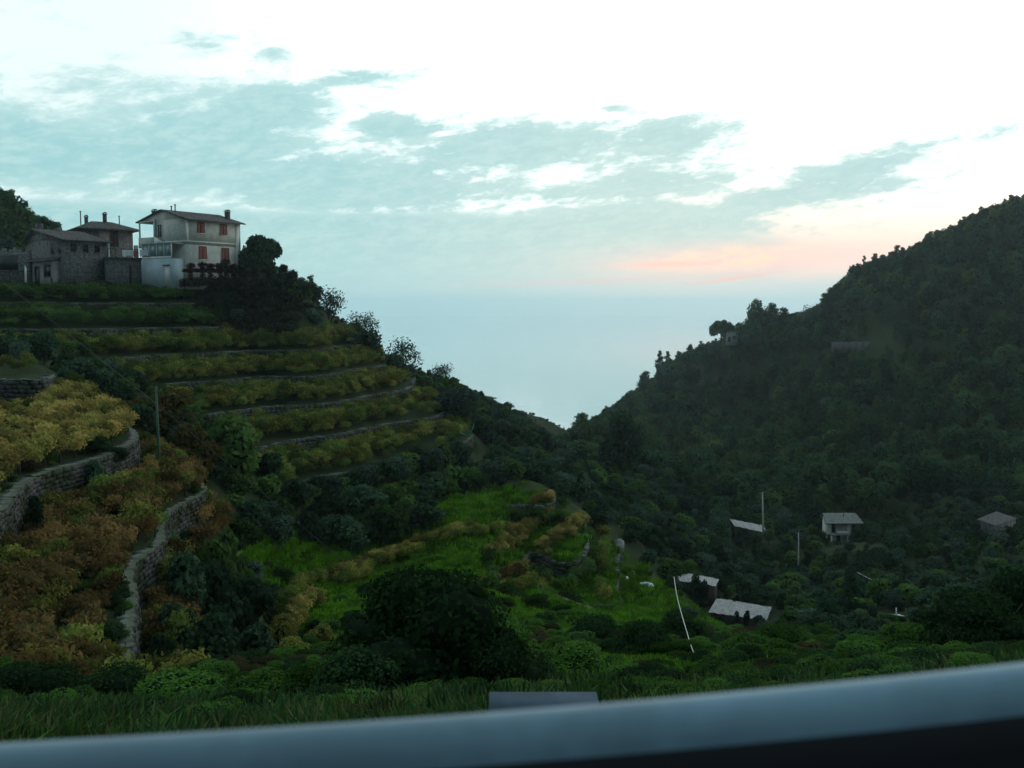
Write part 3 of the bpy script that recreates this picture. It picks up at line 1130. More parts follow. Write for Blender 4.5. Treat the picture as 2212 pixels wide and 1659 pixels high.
def trunk_mesh(h, w_, base, r, seed=0, n=6, limbs=4, lean=0.06, rt=None, to=None):
    mb = MB()
    rt = rt or h * 0.03
    top = Vector((r.uniform(-lean, lean) * h, r.uniform(-lean, lean) * h, h * (base + 0.3)))
    midp = Vector((r.uniform(-lean, lean) * h * .7, r.uniform(-lean, lean) * h * .7, h * base * .6))
    mb.tube([(0, 0, -0.6), (midp.x * .3, midp.y * .3, h * .1), midp, top], [rt * 1.3, rt, rt * .8, rt * .4], n)
    for i in range(limbs):
        if to is not None:
            b_ = to[i % len(to)]
            e = Vector(b_[:3])
        else:
            a = i * 2.4 + r.uniform(0, .6)
            e = Vector((math.cos(a) * w_ * .33, math.sin(a) * w_ * .33, h * r.uniform(.55, .85)))
        s_ = midp.lerp(top, r.uniform(.1, .8))
        mb.tube([s_, s_.lerp(e, .5) + Vector((0, 0, -h * .03)), e], [rt * .5, rt * .33, rt * .15], 5)
    return mesh_np('trunk', mb.v, [np.array(mb.q), np.array(mb.t)], 'bark')


class Kind:
    def __init__(self, crowns, trunks, h, w_, part='crown'):
        self.crowns, self.trunks, self.h, self.w, self.part = crowns, trunks, h, w_, part


KINDS = {}


def make_kind(key, fn, h, w_, nv, nleaf, leaf, mat, base=0.25, limbs=4, core=0.66, trunk=True, part='crown', rt=None, seed=1, follow=False, **kw):
    cr, tr = [], []
    for i in range(nv):
        r = np.random.default_rng(seed * 100 + i)
        bl = fn(r, h, w_)
        cr.append(crown_mesh('crown', bl, nleaf, leaf, mat, seed * 100 + i, core, **kw))
        tr.append(trunk_mesh(h, w_, base, r, limbs=limbs, rt=rt, to=bl if follow else None) if trunk else None)
    KINDS[key] = Kind(cr, tr, h, w_, part)


bb = lambda n, base: (lambda r, h, w_: blobs_broad(r, h, w_, n, base))
make_kind('wood', bb(11, .12), 6.0, 5.6, 6, 1300, 0.36, 'leaf_wood', .2, 3, core=.6, seed=1, shell=(.6, 1.28))
make_kind('woodlight', bb(11, .12), 6.0, 5.6, 3, 900, 0.42, 'leaf_woodlight', .2, 3, seed=15)
make_kind('woodpine', lambda r, h, w_: blobs_pine(r, h, w_, 13, .2), 8.0, 4.6, 3, 1000, 0.36, 'leaf_wood', .4, 3, core=.5, seed=2, shell=(.55, 1.35))
make_kind('shrub', bb(9, -.05), 2.6, 3.2, 4, 1100, 0.20, 'leaf_dark', .1, 3, seed=3)
make_kind('greenshrub', bb(9, -.05), 2.6, 3.2, 3, 1100, 0.20, 'leaf_green', .1, 3, seed=4)
make_kind('olivebush', bb(10, .0), 3.4, 3.8, 3, 1500, 0.20, 'leaf_olive', .15, 4, core=.5, seed=5, shell=(.5, 1.15))
make_kind('olive', bb(10, .28), 7.0, 5.6, 3, 1000, 0.21, 'leaf_olive', .22, 9, core=0, seed=6, shell=(.4, 1.3), follow=True)
make_kind('pine', lambda r, h, w_: blobs_pine(r, h, w_, 15, .30), 10.0, 6.5, 3, 2400, 0.34, 'leaf_wood', .4, 10, core=.35, seed=7, follow=True, shell=(.4, 1.45))
make_kind('thinpine', lambda r, h, w_: blobs_pine(r, h, w_, 10, .42), 10.0, 4.6, 3, 1000, 0.36, 'leaf_wood', .5, 7, core=0, seed=8, follow=True, shell=(.3, 1.4))
make_kind('umbrella', blobs_umbrella, 9.0, 10.0, 1, 2400, 0.4, 'leaf_dark', .62, 10, core=.5, seed=9, follow=True, rt=.35)
make_kind('yellowshrub', bb(9, -.05), 2.6, 3.2, 2, 2600, 0.13, 'leaf_vine', .1, 3, seed=12)
make_kind('rustbush', bb(10, -.05), 3.2, 4.2, 2, 2200, 0.20, 'leaf_rust', .1, 4, seed=10)


def vine_blobs(r, h, w_):
    return [(r.uniform(-.75, .75) * w_ * .5, r.uniform(-.35, .35), h * r.uniform(.55, .9), w_ * .26, .42, h * .20) for _ in range(6)]


VK = {}
for vi, (nm, mt) in enumerate((('vine', 'leaf_vine'), ('gold', 'leaf_vine_gold'), ('rust', 'leaf_vine_rust'), ('dusk', 'leaf_green'))):
    ms = []
    for i in range(4):
        r = np.random.default_rng(500 + vi * 10 + i)
        ms.append(crown_mesh('foliage', vine_blobs(r, 1.5, 1.9), 620, 0.105, mt, 900 + vi * 10 + i, 0, shell=(.2, 1.25), droop=.5))
    VK[nm] = ms
mb = MB()
mb.tube([(0, 0, -.3), (.06, .02, .4), (-.04, .05, .85), (.1, 0, 1.25)], [.06, .045, .035, .02], 5)
mb.tube([(-.04, .05, .85), (-.5, .1, 1.15)], [.025, .012], 4)
mb.tube([(0, .03, .8), (.5, -.1, 1.2)], [.025, .012], 4)
VSTEM = mesh_np('stem', mb.v, [np.array(mb.q), np.array(mb.t)], 'bark')

SIL = np.array([(-200, 395), (0, 402), (50, 425), (95, 447), (108, 480), (230, 600), (400, 600), (600, 600), (672, 610), (700, 690), (740, 708), (760, 698), (820, 762), (900, 800), (1000, 832),
                (1080, 872), (1140, 907), (1225, 936), (1290, 908), (1330, 874), (1400, 824), (1440, 793), (1500, 752), (1530, 742), (1600, 730),
                (1640, 700), (1720, 692), (1760, 668), (1800, 625), (1850, 575), (1900, 560), (1960, 538), (2080, 478), (2130, 452), (2212, 424), (2400, 350)], float)
# places the photograph shows that must stay clear: x0, x1, y0, y1, distance
KEEP = [(1470, 1560, 1238, 1275, 135), (1535, 1670, 1290, 1350, 128), (1575, 1665, 1122, 1162, 196), (1775, 1870, 1100, 1178, 205),
        (2112, 2200, 1105, 1140, 178), (1890, 1960, 1308, 1340, 108), (1795, 1925, 722, 745, 395), (1566, 1592, 712, 735, 462),
        (1375, 1415, 1250, 1275, 122), (1325, 1350, 1120, 1145, 120), (0, 400, 400, 615, 140), (1640, 1656, 1060, 1150, 195)]


def blocked(px, py0, py1, wpx, d):
    for (a, b_, c, e, dd) in KEEP:
        if d < dd + 6 and px + wpx > a and px - wpx < b_ and py0 < e and py1 > c:
            return True
    return False


def put(kind, loc, s, sw=None, rz=None, name='tree', label=None, cat='tree', group=None, v=None, tilt=None):
    K_ = KINDS[kind]
    i = random.randrange(len(K_.crowns)) if v is None else v
    sw = s if sw is None else sw
    root = thing(name, label, cat, loc, random.uniform(0, 6.28) if rz is None else rz, group)
    root.scale = (sw, sw, s)
    if tilt:
        root.rotation_euler = (tilt[0], tilt[1], root.rotation_euler[2])
    obj('crown', K_.crowns[i], root)
    if K_.trunks[i] is not None:
        obj('trunk', K_.trunks[i], root)
    return root


def put_px(kind, px, pytop, pybase, d, wpx, name, label, cat='tree', group=None, v=None, rz=None, tilt=None, own_base=False):
    """a plant whose top and base show at these picture heights, d metres ahead"""
    K_ = KINDS[kind]
    b_ = P(px, pybase, d)
    g_ = ground_z(b_.x, b_.y)
    t_ = P(px, pytop, d)
    if not own_base:
        b_.z = min(b_.z, g_) if abs(b_.z - g_) < 3.0 else g_
    s = (t_.z - b_.z) / K_.h
    sw = wpx / F0 * d / K_.w
    return put(kind, b_, s, sw, rz, name, label, cat, group, v, tilt)


def scatter_gn(name, protos, pts, rots, scales, label=None):
    """one object of kind stuff: copies of a few meshes on points"""
    outs = []
    pts = np.asarray(pts, float)
    pick = np.random.default_rng(len(pts)).integers(0, len(protos), len(pts))
    me_ = bpy.data.meshes.new(name)
    me_.vertices.add(len(pts))
    me_.vertices.foreach_set('co', pts.astype(np.float32).ravel())
    a = me_.attributes.new('rot', 'FLOAT_VECTOR', 'POINT')
    a.data.foreach_set('vector', np.asarray(rots, np.float32).ravel())
    a = me_.attributes.new('scl', 'FLOAT_VECTOR', 'POINT')
    a.data.foreach_set('vector', np.asarray(scales, np.float32).ravel())
    a = me_.attributes.new('pick', 'INT', 'POINT')
    a.data.foreach_set('value', pick.astype(np.int32))
    o_ = tag(obj(name, me_), label, None, None, 'stuff')
    ng = bpy.data.node_groups.new(name, 'GeometryNodeTree')
    ng.interface.new_socket('Geometry', in_out='INPUT', socket_type='NodeSocketGeometry')
    ng.interface.new_socket('Geometry', in_out='OUTPUT', socket_type='NodeSocketGeometry')
    N_ = ng.nodes
    gi = N_.new('NodeGroupInput'); go = N_.new('NodeGroupOutput')
    jn = N_.new('GeometryNodeJoinGeometry')
    ar = N_.new('GeometryNodeInputNamedAttribute'); ar.data_type = 'FLOAT_VECTOR'; ar.inputs[0].default_value = 'rot'
    asc = N_.new('GeometryNodeInputNamedAttribute'); asc.data_type = 'FLOAT_VECTOR'; asc.inputs[0].default_value = 'scl'
    ap = N_.new('GeometryNodeInputNamedAttribute'); ap.data_type = 'INT'; ap.inputs[0].default_value = 'pick'
    for i, pobj in enumerate(protos):
        oi = N_.new('GeometryNodeObjectInfo')
        oi.transform_space = 'ORIGINAL'
        oi.inputs['Object'].default_value = pobj
        oi.inputs['As Instance'].default_value = True
        cmp = N_.new('FunctionNodeCompare'); cmp.data_type = 'INT'; cmp.operation = 'EQUAL'
        ng.links.new(ap.outputs[0], cmp.inputs[2])
        cmp.inputs[3].default_value = i
        ip = N_.new('GeometryNodeInstanceOnPoints')
        ng.links.new(gi.outputs[0], ip.inputs['Points'])
        ng.links.new(cmp.outputs[0], ip.inputs['Selection'])
        ng.links.new(oi.outputs['Geometry'], ip.inputs['Instance'])
        ng.links.new(ar.outputs[0], ip.inputs['Rotation'])
        ng.links.new(asc.outputs[0], ip.inputs['Scale'])
        ng.links.new(ip.outputs[0], jn.inputs[0])
    ng.links.new(jn.outputs[0], go.inputs[0])
    md = o_.modifiers.new('scatter', 'NODES')
    md.node_group = ng
    return o_


# ------------------------------------------------------------------ woodland and scrub
cand = []          # (score, kind, x, y, z, s, px, py)
wr = np.random.default_rng(11)


def scrub_fields(x0, x1, y0, y1, sp, fn):
    nx_, ny_ = int((x1 - x0) / sp), int((y1 - y0) / sp)
    for i in range(nx_):
        for j in range(ny_):
            x_ = x0 + (i + wr.uniform(0, 1)) * sp
            y_ = y0 + (j + wr.uniform(0, 1)) * sp
            if abs(x_ / y_) > 0.66:
                continue
            fn(x_, y_)


def sil_at(px): return float(np.interp(px, SIL[:, 0], SIL[:, 1]))


# how far back each column can be seen
emax = np.maximum.accumulate(GZ / GD, axis=0)


def visible(x_, y_, h):
    s = x_ / y_
    j = int(np.clip((s - s_cols[0]) / (s_cols[1] - s_cols[0]), 0, len(s_cols) - 1))
    i = int(np.clip(np.searchsorted(l_rows, math.log(y_ * 0.985)) - 1, 0, len(l_rows) - 1))
    return (ground_z(x_, y_) + h) / y_ > emax[i, j]


def add_wood(x_, y_, hmin=4.5, hmax=10.0, shrub=False):
    z_ = ground_z(x_, y_)
    if z_ < SEA + 3:
        return
    px, py = project(x_, y_, z_)
    if float(mask_terrace(np.array([x_ / y_]), np.array([math.log(y_)]))[0]) > 0.3:
        return
    h = hmin + (hmax - hmin) * wr.uniform() ** 1.6
    if shrub and float(grassy(np.array([px]), np.array([py]), np.array([y_]))[0]) > .25 and wr.uniform() < .96:
        return
    if not visible(x_, y_, h):
        return
    lim = sil_at(px)
    _, pt = project(x_, y_, z_ + h)
    if pt < lim:
        hh = (py - lim) / F0 * y_
        h = min(h, max(hh, 0.8))
        pt = lim
    wpx = h * .5 / y_ * F0
    if blocked(px, pt, py, wpx * .8, y_):
        h = min(h, 2.2)
        wpx = h * .5 / y_ * F0
        pt = project(x_, y_, z_ + h)[1]
        if blocked(px, pt + 3, py - 2, wpx * .7, y_):
            return
    if shrub:
        kd = wr.choice(['shrub', 'greenshrub', 'olivebush', 'shrub', 'wood'])
    else:
        lt = math.sin(x_ * .031 + 2 * math.sin(y_ * .017)) * math.sin(y_ * .041 + 1.0)
        lt = .55 if (abs(px - (1650 - (py - 850) * .9)) < 45 and 850 < py < 1030) else .04 + .22 * max(0, lt - .2)
        kd = 'woodlight' if wr.uniform() < lt else wr.choice(['wood', 'wood', 'wood', 'woodpine'])
    K_ = KINDS[kd]
    s = h / K_.h
    wf = 1.0
    if not shrub and h < 3.2:
        kd = 'wood'
        s = h * 1.25 / 6.0
        z_ -= h * .25
        wf = max(1.0, min(3.0, 2.6 / h))
    score = h / y_ * (1.0 if -60 < px < 2270 and py < 1560 else 0.05)
    cand.append((score, kd, x_, y_, z_, s, px, py, wf))


scrub_fields(20, 330, 225, 700, 5.3, lambda x_, y_: add_wood(x_, y_))
scrub_fields(-175, -60, 195, 300, 5.5, lambda x_, y_: add_wood(x_, y_, 5, 10) if project(x_, y_, ground_z(x_, y_))[0] < 260 else None)
scrub_fields(-70, 70, 150, 460, 5.0, lambda x_, y_: add_wood(x_, y_, 2.0, 4.2, True))
scrub_fields(-120, -40, 160, 200, 5.0, lambda x_, y_: add_wood(x_, y_, 2, 4, True))
scrub_fields(-60, 130, 82, 225, 3.4, lambda x_, y_: add_wood(x_, y_, 1.6, 3.6, True))
scrub_fields(-40, 60, 28, 82, 3.3, lambda x_, y_: add_wood(x_, y_, 0.7, 1.9, True) if wr.uniform() < (.12 if 560 < project(x_, y_, ground_z(x_, y_))[0] < 1500 else .8) else None)
cand.sort(key=lambda c: -c[0])
trees_k = ('wood', 'woodpine', 'woodlight')
used = {'tree': 0, 'shrub': 0}
rest = {}
for c in cand:
    sc_, kd, x_, y_, z_, s, px, py, wf = c
    fam = 'tree' if kd in trees_k else 'shrub'
    if used[fam] < 235 and (y_ > 62):
        used[fam] += 1
        zone = ('on the wooded slope at right' if px > 1290 and y_ > 225 else
                'on the far-left hill behind the stone houses' if px < 300 and y_ > 190 else
                'in the valley bottom among the huts' if px > 1290 else
                'in the scrub between the terraced hill and the valley' if y_ > 80 else 'on the slope below the road')
        if fam == 'tree':
            lab = {'wood': 'round dark green tree crowded ', 'woodpine': 'pointed dark pine crowded ', 'woodlight': 'lighter yellow-green tree crowded '}[kd] + zone
            put(kd, (x_, y_, z_), s, s * wf * wr.uniform(.85, 1.15), name='pine_tree' if kd == 'woodpine' else 'woodland_tree', label=lab, cat='tree', group=lab.replace('crowded', 'trees') )
        else:
            lab = {'shrub': 'dark green bush ', 'greenshrub': 'fresh green bush ', 'olivebush': 'grey-green olive bush '}[kd] + zone
            put(kd, (x_, y_, z_), s, s * wr.uniform(.85, 1.25), name='shrub' if kd != 'olivebush' else 'olive_bush', label=lab, cat='bush', group=lab + ' group')
    else:
        rest.setdefault('light_woodland' if kd == 'woodlight' else 'woodland' if kd in trees_k else 'scrub', []).append(c)


def first_crown(kd, n):
    """objects already in the scene whose meshes serve as sources"""
    out = []
    for m_ in KINDS[kd].crowns[:n]:
        for o_ in bpy.data.objects:
            if o_.data is m_:
                out.append(o_)
                break
    return out


pr_w = first_crown('wood', 5) + first_crown('woodpine', 3)
pr_l = first_crown('woodlight', 3)
pr_s = first_crown('shrub', 4) + first_crown('greenshrub', 3) + first_crown('olivebush', 3)
for nm_, pr in (('woodland', pr_w), ('light_woodland', pr_l), ('scrub', pr_s)):
    L_ = rest.get(nm_, [])
    print(nm_, len(L_), len(pr))
    if not L_ or not pr:
        continue
    n = len(L_)
    base_h = 2.8 if nm_ == 'scrub' else 6.3
    sc_a = np.array([[c[5] * KINDS[c[1]].h / base_h] * 3 for c in L_]) * wr.uniform(.85, 1.2, (n, 3)) * np.array([[c[8], c[8], 1] for c in L_])
    scatter_gn(nm_, pr, [(c[2], c[3], c[4]) for c in L_], np.c_[np.zeros(n), np.zeros(n), wr.uniform(0, 6.28, n)], sc_a)

# ------------------------------------------------------------------ grapevines in rows along the terraces
vines = []
for k in range(-9, 2):
    for fr in (0.14, 0.26, 0.38, 0.50, 0.62, 0.74, 0.88):
        for r in contours(k + fr):
            for q_ in range(0, len(r), 3):
                x_, y_ = r[q_]
                z_ = ground_z(x_, y_)
                px, py = project(x_, y_, z_)
                if not (-60 < px < 1500):
                    continue
                near = y_ < 90 and px < 520
                if near:
                    if k == -2: typ, keep = 'gold', 1.0
                    elif k in (-3,): typ, keep = 'rust', 1.0
                    elif k == -1: typ, keep = ('vine' if fr < .5 else 'dusk'), 1
                    elif k == -4: typ, keep = 'rust', .25
                    else: continue
                    if k == -3 and fr > .8: continue
                    if typ == 'rust' and wr.uniform() < .3: typ = 'vine'
                elif y_ > 118 and k >= -5:
                    typ = 'dusk' if k >= 0 else 'vine'
                    keep = .7 if fr < .2 else .95 if fr < .8 else .8
                    if px > 850: keep *= .5
                    if k < 0 and px < 260 and fr < .3: keep *= .3
                elif y_ > 88 and k >= -5:
                    typ, keep = 'vine', .4 if fr < .2 else .9 if px > 420 else .5
                else:
                    # valley terraces: golden rows beside open bright grass
                    if k == -8 and fr == .38: typ, keep = 'vine', .4
                    elif k in (-7, -8) and fr == .88: typ, keep = 'dusk', .9
                    else: continue
                if not near and math.sin(x_ * .9 + k * 2.1) * math.sin(y_ * .7 + x_ * .35) > .72 and wr.uniform() < .8:
                    continue
                if wr.uniform() > keep:
                    continue
                hh_ = 1.3
                if not visible(x_, y_, hh_ * 1.2):
                    continue
                a, b_ = r[max(0, q_ - 1)], r[min(len(r) - 1, q_ + 1)]
                ang = math.atan2(b_[1] - a[1], b_[0] - a[0])
                sc_v = wr.uniform(.8, 1.25) * (1.05 if near else 1.25) * (.7 if fr < .2 and not near else 1)
                vines.append((sc_v / y_, typ, x_ + wr.normal(0, .12), y_ + wr.normal(0, .12), z_, sc_v, ang + wr.normal(0, .15), near, k, fr, px))
for pl, typ_, dmn in (([(725, 1262), (800, 1220), (880, 1190), (960, 1165), (1030, 1152)], 'gold', 72), ([(735, 1275), (820, 1228), (900, 1200)], 'vine', 70),
                     ([(1075, 1200), (1125, 1150), (1165, 1112), (1196, 1085)], 'gold', 80), ([(1050, 1205), (1100, 1155), (1145, 1112), (1180, 1082)], 'gold', 80),
                     ([(1095, 1195), (1145, 1150), (1190, 1108)], 'gold', 80), ([(960, 1180), (1030, 1165), (1075, 1150)], 'vine', 80),
                     ([(1110, 1245), (1165, 1195), (1215, 1155), (1256, 1122)], 'gold', 80), ([(1125, 1250), (1180, 1203), (1228, 1163), (1264, 1132)], 'gold', 80),
                     ([(1075, 1262), (1120, 1245)], 'rust', 80), ([(1180, 1262), (1150, 1275), (1080, 1290), (1010, 1300)], 'vine', 60),
                     ([(620, 1330), (640, 1290), (690, 1262), (760, 1240)], 'vine', 55), ([(600, 1400), (640, 1350), (680, 1310)], 'gold', 45)):
    hp = [hit(a, b_, dmn) for a, b_ in pl]
    hp = [h_ for h_ in hp if h_ is not None and h_.y < 140]
    for a, b_ in zip(hp[:-1], hp[1:]):
        L_ = (b_ - a).length
        for q_ in range(max(1, int(L_ / .75))):
            p_ = a.lerp(b_, (q_ + .5) / max(1, int(L_ / .75)))
            sc_v = wr.uniform(.75, 1.0)
            vines.append((sc_v / p_.y, typ_, p_.x + wr.normal(0, .2), p_.y + wr.normal(0, .2), ground_z(p_.x, p_.y), sc_v,
                          math.atan2(b_.y - a.y, b_.x - a.x), False, 0, 0, project(*p_)[0]))
vines.sort(key=lambda c: -c[0])
print('VINES', len(vines))
VL = {('gold', True): 'golden yellow grapevine on the near terrace above the capped wall',
      ('rust', True): 'rust orange grapevine on the terrace between the two near walls',
      ('dusk', True): 'green grapevine on the small terrace at the left edge above the golden vines',
      ('vine', True): 'yellow-green grapevine among the rust vines on the terrace between the two near walls',
      ('rust', False): 'short rust red grapevine at the lower end of the golden valley rows',
      ('gold', False): 'golden grapevine in the rows beside the bright valley grass',
      ('vine', False): 'yellow-green grapevine in the rows of the terraced hill below the houses',
      ('dusk', False): 'dark green grapevine in the upper rows close under the houses'}
protos_v = {}
cnt = 0
vrest = {}
for c in vines:
    _, typ, x_, y_, z_, s, ang, near, k, fr, px = c
    if cnt < 285 or (typ not in protos_v) or len(protos_v[typ]) < 4:
        mi = cnt % 4 if typ in protos_v and len(protos_v[typ]) >= 4 else len(protos_v.get(typ, []))
        lab = VL.get((typ, bool(near))) or VL[(typ, not near)]
        root = thing('grapevine', lab, 'grapevine', (x_, y_, z_), ang, lab.replace('grapevine', 'grapevines'))
        root.scale = (s, s, s)
        fo = obj('foliage', VK[typ][mi], root)
        obj('stem', VSTEM, root)
        if len(protos_v.setdefault(typ, [])) < 4:
            protos_v[typ].append(fo)
        cnt += 1
    else:
        vrest.setdefault(typ, []).append(c)
for typ, L_ in vrest.items():
    n = len(L_)
    print('vines', typ, n)
    scatter_gn({'vine': 'yellow_green_vineyard', 'gold': 'golden_vineyard', 'rust': 'rust_vineyard', 'dusk': 'dark_green_vineyard'}[typ], protos_v[typ],
               [(c[2], c[3], c[4]) for c in L_], [(0, 0, c[6]) for c in L_], [(c[5],) * 3 for c in L_])

# ------------------------------------------------------------------ houses above the terraces
BASEZ = 3.1


def frame_at(px, py, d, ang):
    """local x runs along the facade, y into the house"""
    p = P(px, py, d)
    return p, ang


def roof_tiles(parent, name, pts, mat, nx_, ny_, th=0.10, r=None):
    """a roof slope of overlapping courses: pts = four corners (eave0, eave1, ridge1, ridge0)"""
    r = r or np.random.default_rng(5)
    e0, e1, r1, r0 = [np.array(p_, float) for p_ in pts]
    nrm = np.cross(e1 - e0, r0 - e0); nrm /= np.linalg.norm(nrm)
    V, F = [], []
    for j in range(ny_):
        f0, f1 = j / ny_, (j + 1.25) / ny_
        f1 = min(f1, 1.02)
        x = 0.0
        while x < 0.999:
            w_ = min(1 - x, r.uniform(.75, 1.25) / nx_)
            if 1 - x - w_ < .3 / nx_:
                w_ = 1 - x
            a0 = e0 + (e1 - e0) * x; a1 = e0 + (e1 - e0) * (x + w_ * .985)
            b0 = r0 + (r1 - r0) * x; b1 = r0 + (r1 - r0) * (x + w_ * .985)
            lift = r.uniform(0, .03)
            q = [a0 + (b0 - a0) * f0 + nrm * (th * .9 + lift), a1 + (b1 - a1) * f0 + nrm * (th * .9 + lift),
                 a1 + (b1 - a1) * f1 + nrm * th * .3, a0 + (b0 - a0) * f1 + nrm * th * .3]
            bt = [p_ - nrm * th * .8 for p_ in q[:2]]
            n0 = len(V)
            V += q + bt
            F += [(n0, n0 + 1, n0 + 2, n0 + 3), (n0 + 4, n0 + 5, n0 + 1, n0)]
            x += w_
    o_ = obj(name, mesh_np(name, V, np.array(F), mat), parent)
    return o_


def slab(mb, pts, th):
    """a closed slab below a four-cornered surface"""
    pts = [Vector(p_) for p_ in pts]
    n = (pts[1] - pts[0]).cross(pts[3] - pts[0]).normalized() * th
    vs = [p_ for p_ in pts] + [p_ - n for p_ in pts]
    mb.add(vs, [(0, 1, 2, 3), (7, 6, 5, 4), (0, 4, 5, 1), (1, 5, 6, 2), (2, 6, 7, 3), (3, 7, 4, 0)])


def chimney(parent, x, y, z0, z1, w_=0.45, cap=True, mat='slate_dark'):
    m_ = MB()
    m_.box(x - w_ / 2, x + w_ / 2, y - w_ / 2, y + w_ / 2, z0, z1 - .25)
    if cap:
        m_.box(x - w_ * .65, x + w_ * .65, y - w_ * .65, y + w_ * .65, z1 - .25, z1 - .17)
        for a in (-1, 1):
            for b_ in (-1, 1):
                m_.box(x + a * w_ * .38 - .05, x + a * w_ * .38 + .05, y + b_ * w_ * .38 - .05, y + b_ * w_ * .38 + .05, z1 - .17, z1 - .03)
        m_.prism([(x - w_ * .6, z1 - .03), (x + w_ * .6, z1 - .03), (x, z1 + .14)], y - w_ * .6, y + w_ * .6)
    return m_.build('chimney', mat, parent)


def flue(parent, x, y, z0, z1, r_=0.09):
    m_ = MB()
    m_.tube([(x, y, z0), (x, y, z1)], r_, 8)
    m_.tube([(x, y, z1 + .02), (x, y, z1 + .16)], [r_ * 1.9, r_ * 1.5], 8)
    return m_.build('flue_pipe', 'slate_dark', parent)


def window(parent, face, a0, a1, z0, z1, mat='shutter_red', frame='trim_white', depth=0.05, shut=True):
    """face: ('y', y0) facade facing -y, ('x', x0) side facing -x; a = coordinate along it"""
    ax, c = face
    def bx(m_, u0, u1, v0, v1, p0, p1):
        # p measured outward from the wall
        if ax == 'y':
            m_.box(u0, u1, c - p1, c - p0, v0, v1)
        else:
            m_.box(c - p1, c - p0, u0, u1, v0, v1)
    m_ = MB()
    t_ = .10
    bx(m_, a0 - t_, a0, z0 - t_, z1 + t_, 0, depth)
    bx(m_, a1, a1 + t_, z0 - t_, z1 + t_, 0, depth)
    bx(m_, a0, a1, z1, z1 + t_, 0, depth)
    bx(m_, a0, a1, z0 - t_, z0, 0, depth + .05)
    f_ = m_.build('window_frame', frame, parent)
    mid = (a0 + a1) / 2
    if shut:
        for u0, u1 in ((a0 + .01, mid - .015), (mid + .015, a1 - .01)):
            s_ = MB()
            bx(s_, u0, u0 + .06, z0, z1, 0.003, .045)
            bx(s_, u1 - .06, u1, z0, z1, 0.003, .045)
            bx(s_, u0 + .06, u1 - .06, z0, z0 + .08, 0.003, .045)
            bx(s_, u0 + .06, u1 - .06, z1 - .08, z1, 0.003, .045)
            n = int((z1 - z0 - .16) / .12)
            for i in range(n):
                zz = z0 + .08 + (z1 - z0 - .16) * (i + .1) / n
                bx(s_, u0 + .06, u1 - .06, zz, zz + .095, 0.003, .03)
            s_.build('shutter', mat, parent)
    else:
        s_ = MB()
        bx(s_, a0, a1, z0, z1, 0.003, .012)
        s_.build('window_pane', 'dark_opening', f_)
        s2 = MB()
        bx(s2, mid - .025, mid + .025, z0, z1, .013, .035)
        s2.build('glazing_bar', frame, f_)
    return f_


